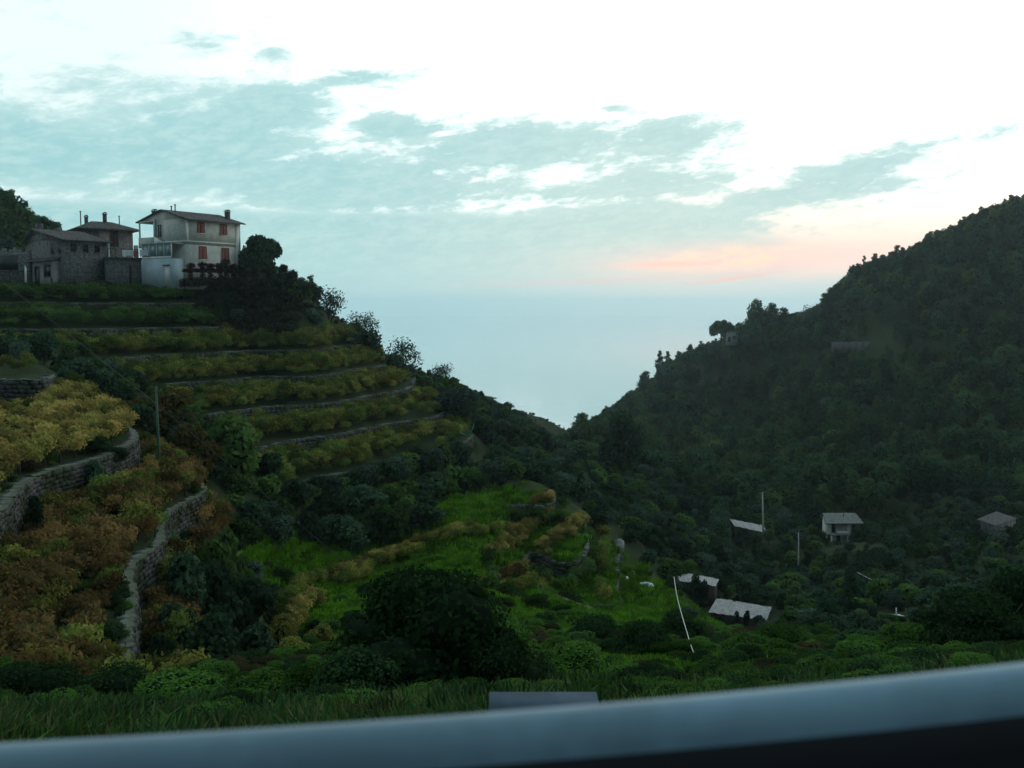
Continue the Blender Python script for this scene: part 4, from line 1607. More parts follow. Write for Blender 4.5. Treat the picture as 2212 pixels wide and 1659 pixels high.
# ---- the white house: local origin at the corner nearest the camera
def white_house():
    p = P(404, 603, 144.0)
    ang = math.radians(38) - math.atan(p.x / p.y) * 1.0
    root = thing('white_house', 'white plastered house with red shutters and a corner loggia, right of the stone houses', 'house', (p.x, p.y, p.z), 0)
    va = math.atan2(p.x, p.y)                     # bearing of the view
    root.rotation_euler = (0, 0, math.radians(38) - va)
    Wd, Dp, He = 10.3, 10.6, 8.98
    m_ = MB()
    m_.box(0, Wd, 0, Dp, -1.5, 5.15)
    m_.box(0, Wd, 0, 7.1, 5.15, He)
    m_.box(3.0, Wd, 7.1, Dp, 5.15, He)
    # gable ends
    rz_ = He + 1.45
    m_.prism([(0, He), (0, He)], 0, .1) if False else None
    for x0, x1 in ((0.0, 0.3), (Wd - .3, Wd)):
        m_.add([(x0, 0, He), (x0, Dp, He), (x0, Dp / 2, rz_), (x1, 0, He), (x1, Dp, He), (x1, Dp / 2, rz_)],
               [(0, 3, 5, 2), (1, 2, 5, 4), (0, 1, 4, 3)], [(0, 2, 1), (3, 4, 5)])
    m_.build('wall', 'plaster_white', root)
    # roof: two slopes of slabs
    ov, oy = .42, .75
    k = 1.45 / (Dp / 2)
    lift = .04
    f = [(-ov, -oy, He - oy * k + lift), (Wd + ov, -oy, He - oy * k + lift), (Wd + ov, Dp / 2, rz_ + lift), (-ov, Dp / 2, rz_ + lift)]
    b_ = [(Wd + ov, Dp + oy, He - oy * k + lift), (-ov, Dp + oy, He - oy * k + lift), (-ov, Dp / 2, rz_ + lift), (Wd + ov, Dp / 2, rz_ + lift)]
    m_ = MB()
    slab(m_, [(a, b2, c + .0) for a, b2, c in f], .10)
    slab(m_, b_, .10)
    rf = m_.build('roof', 'slate_dark', root)
    roof_tiles(rf, 'roof_slates', f, 'slate', 26, 13).__setitem__('kind', 'stuff')
    roof_tiles(rf, 'roof_slates', b_, 'slate', 26, 13).__setitem__('kind', 'stuff')
    m_ = MB()
    m_.tube([(-ov, -oy - .05, He - oy * k - .02), (Wd + ov, -oy - .05, He - oy * k - .02)], .07, 6)
    m_.build('gutter', 'slate_dark', root)
    chimney(root, 1.2, 8.8, 9.0, 10.75, .62)
    chimney(root, 9.7, 2.2, 9.0, 11.0, .62)
    flue(root, 1.4, 5.0, 9.9, 11.0)
    flue(root, 2.0, 4.9, 10.0, 11.3)
    # pale corner bands and string course
    m_ = MB()
    m_.box(-.03, .45, -.035, 0, 5.75, He - .15); m_.box(Wd - 1.0, Wd - .25, -.035, 0, -1.0, He - .15)
    m_.build('pilaster', 'trim_white', root)
    m_ = MB()
    m_.box(-.06, Wd - 1.0, -.06, 0, 5.52, 5.74)
    m_.build('string_course', 'trim_white', root)
    m_ = MB()
    m_.box(-.06, 0, -.06, 7.0, 5.52, 5.74)
    m_.build('string_course', 'trim_white', root)
    for a0, a1, z0, z1 in ((1.95, 3.45, 6.95, 8.62), (6.2, 7.7, 6.90, 8.60), (2.15, 3.75, 3.05, 5.0), (6.4, 8.0, 3.0, 4.95)):
        window(root, ('y', 0), a0, a1, z0, z1)
    # loggia at the left corner: parapet, posts, dark door
    m_ = MB()
    m_.box(-.35, -.15, 6.9, Dp + .2, 4.85, 6.45); m_.box(-.35, 3.0, Dp + .05, Dp + .2, 4.85, 6.3); m_.box(-.35, 0, 6.9, Dp + .2, 4.85, 5.15)
    m_.build('loggia_parapet', 'plaster_white', root)
    m_ = MB()
    m_.box(-.30, -.12, Dp - .05, Dp + .12, 6.45, 8.9); m_.build('loggia_post', 'trim_white', root)
    m_ = MB()
    m_.box(-.30, -.05, 6.95, 7.2, 6.45, 9.2); m_.build('loggia_post', 'trim_white', root)
    m_ = MB()
    m_.box(-.35, 3.0, 7.0, Dp + .2, 8.72, 8.92); m_.build('loggia_beam', 'plaster_white', root)
    window(root, ('x', 0), 5.55, 6.5, 6.35, 8.3, shut=False)
    window(root, ('x', 3.0), 8.2, 9.3, 5.4, 7.6, shut=False)
    # lower block in front of the side wall with glazing, door and stair parapet
    m_ = MB()
    m_.box(-2.3, 0, 0.4, 7.6, -1.5, 3.0)
    m_.build('annex', 'plaster_bluish', root)
    m_ = MB()
    for y_ in (0.5, 2.2, 3.9, 5.7, 7.4):
        m_.box(-2.25, -2.13, y_, y_ + .1, 3.0, 5.2)
    m_.box(-2.25, -2.13, .5, 7.5, 5.2, 5.32); m_.box(-2.25, -2.13, .5, 7.5, 3.0, 3.35)
    for z_ in (5.2,):
        m_.box(-2.13, 0, .5, .6, z_, z_ + .12); m_.box(-2.13, 0, 7.4, 7.5, z_, z_ + .12)
    m_.build('veranda_frame', 'trim_white', root)
    m_ = MB()
    for y0_, y1_ in ((.6, 2.2), (2.3, 3.9), (4.0, 5.7), (5.8, 7.4)):
        mm = MB(); mm.box(-2.2, -2.18, y0_, y1_, 3.35, 5.2); mm.build('veranda_pane', 'veranda_glass', root)
    mm = MB(); slab(mm, [(-2.4, .3, 5.34), (-2.4, 7.7, 5.34), (.0, 7.7, 5.5), (.0, .3, 5.5)][::-1], .06); mm.build('veranda_roof', 'plaster_bluish', root)
    # sloping stair wall from the loggia down to the veranda
    m_ = MB()
    m_.add([(-.42, 6.9, 6.5), (-.42, 4.6, 5.5), (-.42, 4.6, 5.3), (-.42, 6.9, 5.3), (-.20, 6.9, 6.5), (-.20, 4.6, 5.5), (-.20, 4.6, 5.3), (-.20, 6.9, 5.3)],
           [(0, 3, 2, 1), (4, 5, 6, 7), (0, 1, 5, 4), (1, 2, 6, 5), (2, 3, 7, 6), (3, 0, 4, 7)])
    m_.build('stair_wall', 'trim_white', root)
    m_ = MB()
    m_.box(-2.37, -2.3, .9, 2.0, -.6, 1.9); m_.build('door', 'trim_white', root)
    m_ = MB()
    m_.box(-2.55, -2.3, .8, 2.3, 1.95, 2.1); m_.build('door_canopy', 'slate_dark', root)
    return root


bpm = mat_basic('veranda_glass', (0.16, 0.24, 0.25), 0.2, 0.5, 0.1, 1)
white_house()


def stone_house():
    d = 143.0
    p = P(139, 615, d)
    va = math.atan2(p.x, p.y)
    root = thing('stone_house', 'grey stone house with low slate roof and doorway, left of the white drainpipe', 'house', (p.x, p.y, p.z - .2), 0)
    root.rotation_euler = (0, 0, math.radians(28) - va)
    Wd, Dp = 7.0, 11.0
    he, hr = 6.9, 8.7
    m_ = MB()
    m_.box(0, Wd, 0, Dp, -1.5, 6.85)
    for x0, x1 in ((0.0, 0.3), (Wd - .3, Wd)):
        m_.add([(x0, 0, 6.85), (x0, Dp, 6.85), (x0, Dp * .75, hr), (x1, 0, 6.85), (x1, Dp, 6.85), (x1, Dp * .75, hr)],
               [(0, 3, 5, 2), (1, 2, 5, 4), (0, 1, 4, 3)], [(0, 2, 1), (3, 4, 5)])
    m_.build('wall', 'house_stone', root)
    k = (hr - he) / (Dp * .75)
    f = [(-.6, -.8, he - .8 * k + .05), (Wd + .35, -.8, he - .8 * k + .05), (Wd + .35, Dp * .75, hr + .05), (-.6, Dp * .75, hr + .05)]
    k2 = (hr - he) / (Dp * .25)
    b_ = [(Wd + .35, Dp + .5, he - .5 * k2 + .05), (-.6, Dp + .5, he - .5 * k2 + .05), (-.6, Dp * .75, hr + .05), (Wd + .35, Dp * .75, hr + .05)]
    m_ = MB(); slab(m_, f, .14); slab(m_, b_, .14)
    rf = m_.build('roof', 'slate_dark', root)
    roof_tiles(rf, 'roof_slates', f, 'slate', 18, 14)['kind'] = 'stuff'
    roof_tiles(rf, 'roof_slates', b_, 'slate', 18, 6)['kind'] = 'stuff'
    # big ridge block and a dish-like pale pot
    chimney(root, 3.2, 7.2, 8.0, 9.3, .8, False, 'house_stone')
    chimney(root, 1.0, 8.6, 8.3, 9.9, .8, False, 'slate_dark')
    # eave windows
    for a0 in (1.2, 3.1, 4.9):
        window(root, ('y', 0), a0, a0 + .75, 5.2, 6.2, frame='house_stone', shut=False)
    for a0 in (.6, 2.6):
        window(root, ('x', 0), a0, a0 + .8, 4.9, 6.1, frame='house_stone', shut=False)
    # lean-to with canopy on the side, door and window
    m_ = MB(); m_.box(-1.2, 0, 1.0, 9.6, -1.5, 3.7); m_.build('lean_to', 'house_stone_pale', root)
    m_ = MB(); slab(m_, [(-1.9, .5, 3.75), (-1.9, 10.2, 3.75), (0, 10.2, 4.3), (0, .5, 4.3)][::-1], .16); m_.build('lean_to_roof', 'slate_dark', root)
    m_ = MB(); m_.box(-1.26, -1.2, 4.8, 6.2, -.6, 3.0); m_.build('door', 'dark_opening', root)
    window(root, ('x', -1.2), 1.5, 3.4, 1.4, 3.1, frame='house_stone', shut=False)
    m_ = MB(); m_.box(-1.45, -1.3, .9, 1.05, -1.2, 1.2); m_.build('fence_post', 'old_wood', root)
    # drainpipe at the right corner
    m_ = MB(); m_.tube([(Wd + .15, -.15, he - .1), (Wd + .15, -.15, 3.6), (Wd + .18, -.15, -.5)], .10, 8); m_.build('drainpipe', 'white_plastic', root)
    return root


mat_basic('house_stone_pale', (0.27, 0.255, 0.24), 0.95, 0.15, 0.25, 0.8, 0.3)
stone_house()


def low_block():
    """flat-roofed wing with a terrace between the stone house and the white house"""
    d = 146.0
    p = P(232, 614, d)
    va = math.atan2(p.x, p.y)
    root = thing('flat_roofed_stone_wing', 'low stone wing with roof terrace and railing between the stone house and the white house', 'building', (p.x, p.y, p.z - .2), 0)
    root.rotation_euler = (0, 0, math.radians(8) - va)
    Wd = 7.3
    m_ = MB(); m_.box(0, Wd, 0, 6.0, -1.5, 4.05); m_.build('wall', 'house_stone', root)
    m_ = MB(); m_.box(-.2, Wd + .1, -.35, 6.1, 4.05, 4.28); m_.build('terrace_slab', 'slate_dark', root)
    m_ = MB()
    for i in range(7):
        x_ = .1 + i * (Wd - .3) / 6
        m_.box(x_, x_ + .06, -.25, -.19, 4.28, 5.5)
    m_.box(.1, Wd - .1, -.26, -.18, 5.48, 5.54); m_.box(.1, Wd - .1, -.24, -.2, 4.9, 4.93)
    m_.build('railing', 'old_wood', root)
    m_ = MB(); m_.box(3.1, 3.45, -.08, 0, -.5, 3.2); m_.build('doorway', 'dark_opening', root)
    m_ = MB(); m_.box(4.9, 5.6, 6.0, 6.06, 4.3, 6.5); m_.build('railing', 'railing', root)
    return root


wing = low_block()


def hung_cloth(px, py, wpx, hpx, d, mat, label, folds=4):
    p = P(px, py, d)
    w_ = wpx / F0 * d; h_ = hpx / F0 * d
    V, F = [], []
    nx_, nz_ = 16, 6
    for j in range(nz_ + 1):
        for i in range(nx_ + 1):
            f = i / nx_
            V.append(((f - .5) * w_, math.sin(f * folds * 6.28) * .06 * (1 + j / nz_), -j / nz_ * h_ * (1 + .12 * math.sin(f * 9))))
    for j in range(nz_):
        for i in range(nx_):
            a = j * (nx_ + 1) + i
            F.append((a, a + nx_ + 1, a + nx_ + 2, a + 1))
    n0 = len(V)
    V2 = [(x_, y_ + .02, z_) for x_, y_, z_ in V]
    F2 = [tuple(i + n0 for i in f)[::-1] for f in F]
    o_ = obj('laundry', mesh_np('laundry', V + V2, np.array(F + F2), mat), None, p, -math.atan2(p.x, p.y))
    return tag(o_, label, 'laundry')


hung_cloth(277, 540, 24, 13, 145.4, 'white_plastic', 'left white cloth hung on the roof terrace railing')
hung_cloth(294, 541, 10, 13, 145.4, 'pink_cloth', 'dull red cloth hung between two white cloths on the roof terrace', 2)
hung_cloth(314, 540, 24, 13, 145.4, 'white_plastic', 'right white cloth hung on the roof terrace railing near the white house')


def back_house():
    d = 158.0
    p = P(196, 600, d)
    va = math.atan2(p.x, p.y)
    root = thing('slate_roofed_house', 'darker house behind the stone house with wide slate roof and several chimneys', 'house', (p.x, p.y, p.z - .3), 0)
    root.rotation_euler = (0, 0, math.radians(12) - va)
    Wd, Dp, he, hr = 6.8, 7.0, 8.5, 9.7
    m_ = MB(); m_.box(0, Wd, 0, Dp, -2, he); m_.build('wall', 'house_stone', root)
    o1 = 1.0
    R0, R1 = (1.2, Dp / 2, hr), (Wd - 2.6, Dp / 2, hr)
    a, b_, c, e = (-2.2, -o1, he - .25), (Wd + o1, -o1, he - .25), (Wd + o1, Dp + o1, he - .25), (-2.2, Dp + o1, he - .25)
    m_ = MB()
    m_.add([a, b_, c, e, R0, R1, (a[0], a[1], a[2] - .15), (b_[0], b_[1], b_[2] - .15), (c[0], c[1], c[2] - .15), (e[0], e[1], e[2] - .15)],
           [(0, 1, 5, 4), (2, 3, 4, 5), (6, 7, 1, 0), (7, 8, 2, 1), (8, 9, 3, 2), (9, 6, 0, 3), (9, 8, 7, 6)], [(1, 2, 5), (3, 0, 4)])
    rf = m_.build('roof', 'slate_dark', root)
    roof_tiles(rf, 'roof_slates', [a, b_, R1, R0], 'slate', 20, 12)['kind'] = 'stuff'
    chimney(root, 3.2, 3.2, 9.3, 11.2, .55)
    flue(root, 5.6, 3.6, 9.0, 10.7)
    flue(root, -.6, 3.0, 9.0, 11.1)
    chimney(root, .3, 3.2, 9.2, 10.6, .5)
    window(root, ('y', 0), 3.3, 4.4, 5.6, 8.0, mat='old_wood', frame='old_wood')
    m_ = MB(); m_.box(1.5, 3.0, -.05, 0, 5.0, 8.1); m_.build('plaster_panel', 'plaster_pinkish', root)
    return root


mat_basic('plaster_pinkish', (0.33, 0.26, 0.22), 0.9, 0.2, 0.2, 1, 0.2)
back_house()


def ruin():
    p = P(-40, 604, 146.0)
    root = thing('ruined_stone_building', 'low ruined stone building with broken wall top at the left edge of the photo', 'ruin', (p.x, p.y, p.z), 0)
    m_ = MB()
    xs = np.linspace(0, 7.4, 13)
    hs = [4.2, 4.4, 3.9, 4.6, 4.3, 4.7, 4.1, 4.5, 4.9, 4.6, 4.2, 4.4, 4.0]
    for i in range(12):
        m_.box(xs[i], xs[i + 1], 0, .6, -1.5, hs[i])
    m_.build('wall', 'house_stone', root)
    m_ = MB(); m_.box(-.3, 7.6, -.25, .9, 1.15, 1.3); m_.build('ledge', 'slate_dark', root)
    m_ = MB(); m_.box(1.4, 5.6, -.04, 0, 1.4, 3.6); m_.build('dark_opening', 'dark_opening', root)
    m_ = MB(); m_.box(4.6, 7.4, -.02, 0.0, 3.7, 4.0); m_.build('pale_lintel', 'house_stone_pale', root)
    return root


ruin()
rk = P(55, 595, 141)
m_ = MB(); m_.tube([(0, 0, -1), (.05, 0, 1.0), (0, 0, 1.5)], [.15, .13, .02], 7)
tag(m_.build('white_post', 'white_plastic', None, rk), 'small white post in the garden left of the stone house', 'post')

# ------------------------------------------------------------------ dark red clipped hedge with arches in front of the white house
def arch_hedge():
    root = thing('arched_hedge', 'dark red creeper hedge with arched gaps in front of the white house', 'hedge', (0, 0, 0))
    dd = 142.0
    arch = [(413, 570, 606), (438, 568, 606), (455, 571, 606), (475, 570, 607), (488, 562, 606), (506, 572, 607), (522, 575, 606)]
    i = 0
    for px, yt, yb in arch:
        t_ = P(px, yt, dd); b_ = P(px, yb, dd)
        h = t_.z - b_.z
        bl = []
        for q in range(5):
            bl.append((random.uniform(-.12, .12), random.uniform(-.2, .2), h * (.1 + .2 * q), .42, .42, h * .13))
        bl.append((0, 0, h * .90, .75, .6, h * .18))
        bl.append((-.7, 0, h * .60, .7, .4, h * .12)); bl.append((.7, 0, h * .60, .7, .4, h * .12))
        obj('clipped_arch', crown_mesh('clipped_arch', bl, 700, .13, 'leaf_red', 700 + i, .75), root, b_)
        i += 1
    bl = []
    for px in range(395, 545, 6):
        b_ = P(px, 605 + random.uniform(-3, 3), dd)
        bl.append((b_.x, b_.y, b_.z - .3, .6, .6, .7))
    obj('hedge_base', crown_mesh('hedge_base', bl, 3500, .16, 'leaf_ivy', 720, .8), root)
    return root


arch_hedge()


# ------------------------------------------------------------------ ivy covered crag right of the house
def crag():
    c = P(585, 640, 151)
    root = thing('ivy_covered_crag', 'steep ivy covered crag dropping to the right of the white house', 'rock outcrop', (0, 0, 0))
    r = np.random.default_rng(77)
    bl = []
    outline = [(535, 582), (570, 576), (600, 580), (628, 574), (648, 590), (664, 605), (668, 635), (672, 660), (684, 682), (700, 700), (728, 716)]
    for px, py in outline:
        for t_ in np.linspace(0, 1, 9):
            y_ = py + 7 + (730 - py) * t_
            if y_ > 735: continue
            for q_ in range(2):
                d_ = 150.5 - 3.0 * t_ + r.uniform(-.8, .8)
                pp = P(px - 16 - r.uniform(0, 22) * t_, y_ + r.uniform(-4, 4), d_)
                rr = r.uniform(.55, 1.0)
                bl.append((pp.x, pp.y, pp.z, rr, rr * 1.5, rr))
    for i in range(150):
        px = r.uniform(400, 690); py = r.uniform(604, 715)
        if px > 660 and py < 660: continue
        d_ = 148.5 - (py - 600) * .02
        pp = P(px, py, d_)
        if pp.z < ground_z(pp.x, pp.y) - .8: pp.z = ground_z(pp.x, pp.y)
        bl.append((pp.x, pp.y, pp.z, r.uniform(.6, 1.2), r.uniform(.8, 1.6), r.uniform(.5, 1.0)))
    for i in range(170):
        h_ = hit(r.uniform(415, 735), r.uniform(612, 735), 120)
        if h_ is not None and 138 < h_.y < 175 and not (project(*h_)[0] > 640 and project(*h_)[1] < 716):
            bl.append((h_.x, h_.y, h_.z + .2, r.uniform(.8, 1.5), r.uniform(.8, 1.5), r.uniform(.5, 1.0)))
    m2 = crown_mesh('ivy', bl, 38000, .19, 'leaf_ivy', 730, .85)
    obj('ivy', m2, root)
    # the rock body behind the ivy
    V, F = [], []
    poly = [(530, 600), (575, 590), (628, 590), (652, 608), (658, 650), (672, 685), (695, 706), (690, 735), (500, 735), (440, 700), (430, 640), (450, 612)]
    for j, dd in enumerate((150.2, 152.0, 158.0)):
        for px, py in poly:
            f = (1.0, .97, .80)[j]
            pp = P(580 + (px - 580) * f, 735 + (py - 735) * (1.0, 1.0, .9)[j] + 3 * math.sin(px * .3 + j), dd)
            V.append(tuple(pp))
    n = len(poly)
    for j in range(2):
        for i in range(n):
            F.append((j * n + i, j * n + (i + 1) % n, (j + 1) * n + (i + 1) % n, (j + 1) * n + i))
    mesh = bpy.data.meshes.new('rock')
    mesh.from_pydata(V, [], F + [tuple(range(n)), tuple(reversed(range(2 * n, 3 * n)))])
    mesh.materials.append(MATS['stone_wall'])
    obj('rock', mesh, root)


crag()

# ------------------------------------------------------------------ single trees and bushes one can point at
PT = put_px
PT('greenshrub', 563, 503, 612, 153, 96, 'round_tree', 'dense round-topped dark tree right beside the white house', v=0)
for ch in bpy.data.objects['round_tree'].children:
    if ch.name.startswith('crown'):
        ch.data = crown_mesh('crown', [(0, 0, 1.5, 1.05, 1.05, .95), (-.7, 0, 1.3, .8, .8, .7), (.6, .1, 1.85, .85, .8, .5), (1.05, 0, 1.75, .5, .5, .3), (.2, 0, .7, 1.1, 1.0, .6),
                                       (.9, 0, .55, .55, .6, .5), (-.2, .2, 2.1, .7, .7, .4), (-.6, -.3, .6, .8, .8, .6)], 5200, .13, 'leaf_dark', 801, .85)
        bpy.data.objects['round_tree'].rotation_euler = (0, 0, 0.25)
PT('olive', 708, 616, 722, 157, 74, 'olive_tree', 'airy grey-green tree against the sky just below the crag', v=0, tilt=(0, .12))
PT('olive', 788, 670, 750, 163, 72, 'olive_tree', 'arching see-through tree top above the dark round bush on the ridge', v=1)
PT('olivebush', 784, 708, 792, 160, 96, 'olive_bush', 'large dark round bush on the ridge below the arching tree', 'bush', v=0)
PT('olive', 866, 734, 838, 168, 92, 'olive_tree', 'spreading olive tree leaning out over the ridge, right of the round bush', v=2)
PT('olivebush', 838, 760, 830, 165, 70, 'olive_bush', 'dark bush at the left foot of the spreading olive tree', 'bush', v=1)
PT('olive', 962, 782, 842, 186, 62, 'ragged_tree', 'small ragged tree with spiky top on the ridge above the yellowish scrub', v=0)
PT('greenshrub', 905, 808, 850, 180, 55, 'shrub', 'low dark shrub between the olive tree and the ragged tree', 'bush')
PT('greenshrub', 958, 812, 862, 182, 80, 'shrub', 'yellowish shrub under the small ragged tree', 'bush')
PT('olivebush', 985, 835, 925, 150, 112, 'olive_bush', 'big blue-grey bush at the end of the terraces above the green net', 'bush', v=2)
PT('olivebush', 1040, 858, 920, 200, 75, 'olive_bush', 'grey bush on the ridge right of the big blue-grey bush', 'bush', v=0)
PT('woodpine', 1096, 867, 925, 250, 46, 'small_pine', 'small pointed tree sticking up on the falling ridge', v=0)
PT('shrub', 1130, 893, 930, 280, 26, 'shrub', 'tiny rounded bush on the skyline near the sea', 'bush')
PT('pine', 1256, 892, 952, 330, 62, 'pine_tree', 'pine standing in the valley notch against the sea', v=0)
PT('woodpine', 1228, 928, 962, 320, 26, 'small_pine', 'small pointed tree at the left foot of the notch pine', v=1)
PT('wood', 1340, 900, 1030, 205, 100, 'round_pine', 'large round-headed dark pine in front of the opposite slope foot', v=2)
PT('wood', 1246, 952, 1045, 215, 130, 'pale_tree', 'broad pale green tree below the notch pine', v=1)
PT('olivebush', 1215, 1020, 1105, 135, 130, 'olive_bush', 'large grey-green bush just above the golden vine block', 'bush', v=2)
PT('umbrella', 1559, 686, 741, 470, 55, 'umbrella_pine', 'umbrella pine beside the small pale hut on the opposite ridge', v=0)
PT('pine', 1630, 643, 722, 458, 60, 'pine_tree', 'tallest pine of the clump right of the small hut on the ridge', v=1)
PT('pine', 1668, 655, 722, 456, 46, 'pine_tree', 'second pine of the clump on the ridge, just right of the tallest', v=2)
PT('pine', 1694, 664, 720, 455, 44, 'pine_tree', 'right-hand pine of the clump on the ridge', v=0)
for i, a in enumerate([(1598, 700, 742, 465, 40), (1618, 680, 742, 462, 46), (1648, 672, 738, 460, 50), (1682, 676, 735, 459, 50), (1712, 684, 732, 458, 40), (1733, 696, 730, 456, 30)]):
    PT(('wood', 'woodpine')[i % 2 * (i > 3)], *a, 'woodland_tree', 'bushy dark tree crowding under the pines right of the small ridge hut', 'tree', 'bushy trees under the ridge pines')
PT('olive', 1750, 655, 718, 452, 48, 'light_tree', 'thin pale tree in the dip of the ridge right of the pines', v=1)
PT('pine', 1782, 633, 700, 450, 36, 'pine_tree', 'pine at the foot of the rising ridge right of the thin pale tree', v=2)
PT('pine', 1806, 612, 672, 449, 34, 'pine_tree', 'pine halfway up the rising ridge below the bushy pair', v=0)
PT('wood', 1852, 572, 640, 446, 44, 'dense_tree', 'dense dark tree under the two skyline pines', v=0)
PT('thinpine', 1866, 549, 600, 443, 18, 'pine_tree', 'left one of the two thin pines high on the right skyline', v=0)
PT('thinpine', 1889, 546, 600, 442, 32, 'pine_tree', 'right one of the two thin pines high on the right skyline', v=1)
PT('thinpine', 1425, 754, 818, 566, 26, 'pine_tree', 'leftmost of the row of thin pines on the lower ridge', v=0)
PT('thinpine', 1442, 757, 806, 563, 24, 'pine_tree', 'second of the row of thin pines on the lower ridge', v=1)
PT('thinpine', 1466, 757, 796, 545, 28, 'pine_tree', 'third of the row of thin pines on the lower ridge', v=2)
PT('pine', 1490, 742, 782, 525, 24, 'pine_tree', 'small bushy pine ending the row of thin pines on the lower ridge', v=1)
PT('pine', 1389, 801, 848, 600, 36, 'pine_tree', 'lone leaning pine lowest on the opposite ridge', v=2, tilt=(0, -.2))
# left side, near
PT('rustbush', 335, 830, 955, 90, 185, 'rust_bush', 'broad rust and orange bush behind the thin green pole', 'bush', v=0)
PT('rustbush', 420, 920, 1040, 80, 120, 'rust_bush', 'smaller rust tinged bush right of the thin green pole', 'bush', v=1)
PT('greenshrub', 190, 770, 890, 100, 165, 'green_bush', 'rounded olive green bush above the golden vines at left', 'bush', v=1)
PT('greenshrub', 500, 900, 1050, 88, 160, 'green_tree', 'bright green tree in the gully right of the green pole', v=0)
PT('shrub', 205, 998, 1078, 60, 60, 'shrub', 'dark bush clinging to the capped wall, right-hand one', 'bush', v=0, own_base=True)
PT('shrub', 72, 1070, 1140, 48, 42, 'shrub', 'dark bush clinging to the capped wall, left-hand one', 'bush', v=1, own_base=True)
PT('greenshrub', 470, 1135, 1250, 56, 130, 'green_bush', 'light green topped bush right of the curving wall', 'bush', v=2)
dk = [(400, 1200, 1330, 50, 130), (470, 1210, 1360, 52, 150), (540, 1250, 1400, 54, 130), (390, 1300, 1440, 43, 120), (470, 1330, 1460, 44, 150), (560, 1350, 1460, 46, 120), (350, 1370, 1450, 39, 70)]
for i, a in enumerate(dk):
    PT('shrub', *a, 'shrub', 'dark shrub in the mass between the curving wall and the yellow bushes', 'bush', 'dark shrubs right of the curving wall', v=i % 4)
for i, a in enumerate([(700, 1065, 1150, 100, 110), (780, 1050, 1150, 104, 130), (860, 1030, 1130, 108, 120), (930, 1020, 1110, 112, 120), (740, 1110, 1210, 92, 130),
                       (830, 1090, 1190, 96, 130), (910, 1080, 1160, 100, 110), (660, 1110, 1210, 90, 110), (1000, 1000, 1080, 120, 110), (1080, 985, 1060, 130, 110)]):
    PT(('shrub', 'shrub', 'greenshrub')[i % 3], *a, 'shrub', 'dark rounded shrub in the thicket above the valley grass', 'bush', 'shrubs in the thicket above the valley grass')
for i in range(16):
    px_ = 610 + i * 25
    yb_ = 1100 - i * 7.5
    PT(('shrub', 'olivebush', 'greenshrub')[i % 3], px_, yb_ - 42 + random.uniform(-6, 8), yb_ + 14, 104 + i * 1.8, random.uniform(55, 85), 'shrub',
       'rounded shrub growing at the foot of the lowest long terrace wall', 'bush', 'shrubs along the foot of the lowest long wall')
for i, a in enumerate([(500, 1060, 1130, 84, 80), (540, 1085, 1160, 80, 90), (580, 1075, 1150, 88, 90), (520, 1120, 1200, 74, 90), (470, 1080, 1150, 78, 70), (600, 1110, 1180, 82, 80), (550, 1040, 1110, 92, 80)]):
    PT(('greenshrub', 'shrub', 'olivebush')[i % 3], *a, 'shrub', 'shrub filling the gully between the curving wall and the terraced hill', 'bush', 'shrubs in the gully')
for i, a in enumerate([(1500, 1243, 1275, 131.5, 34), (1520, 1248, 1280, 131, 26), (1478, 1256, 1285, 131, 30)]):
    PT('shrub', *a, 'shrub', 'bush growing up over the middle pale roof', 'bush', 'bushes over the middle pale roof')
for i, a in enumerate([(1590, 1322, 1362, 124, 22), (1612, 1318, 1362, 124, 20), (1640, 1328, 1365, 123, 34), (1560, 1332, 1365, 124, 30)]):
    PT('shrub', *a, 'shrub', 'ragged plant along the lower edge of the nearest pale roof', 'bush', 'plants along the nearest pale roof')
for i, a in enumerate([(1778, 1150, 1190, 201, 24), (1812, 1172, 1205, 200, 40), (1846, 1142, 1190, 201, 34), (1868, 1128, 1180, 203, 30), (1790, 1178, 1205, 199, 30), (1840, 1180, 1210, 198, 44), (1765, 1165, 1200, 200, 36),
                       (2105, 1125, 1165, 175, 40), (2150, 1142, 1175, 174, 60), (2195, 1130, 1170, 175, 44), (1660, 1140, 1175, 192, 30), (1600, 1142, 1175, 192, 40), (1632, 1150, 1180, 191, 36)]):
    PT(('wood', 'shrub')[i % 2], *a, 'shrub', 'dark bush crowding round a hut on the valley floor', 'bush', 'bushes crowding the valley huts')
for i, a in enumerate([(610, 1330, 1430, 50, 90), (650, 1370, 1460, 45, 110), (600, 1280, 1360, 58, 80), (690, 1350, 1440, 50, 80)]):
    PT('yellowshrub' if 'yellowshrub' in KINDS else 'greenshrub', *a, 'yellow_bush', 'yellow-green bush left of the big dark roadside bush', 'bush', 'yellow-green bushes left of the dark roadside bush')

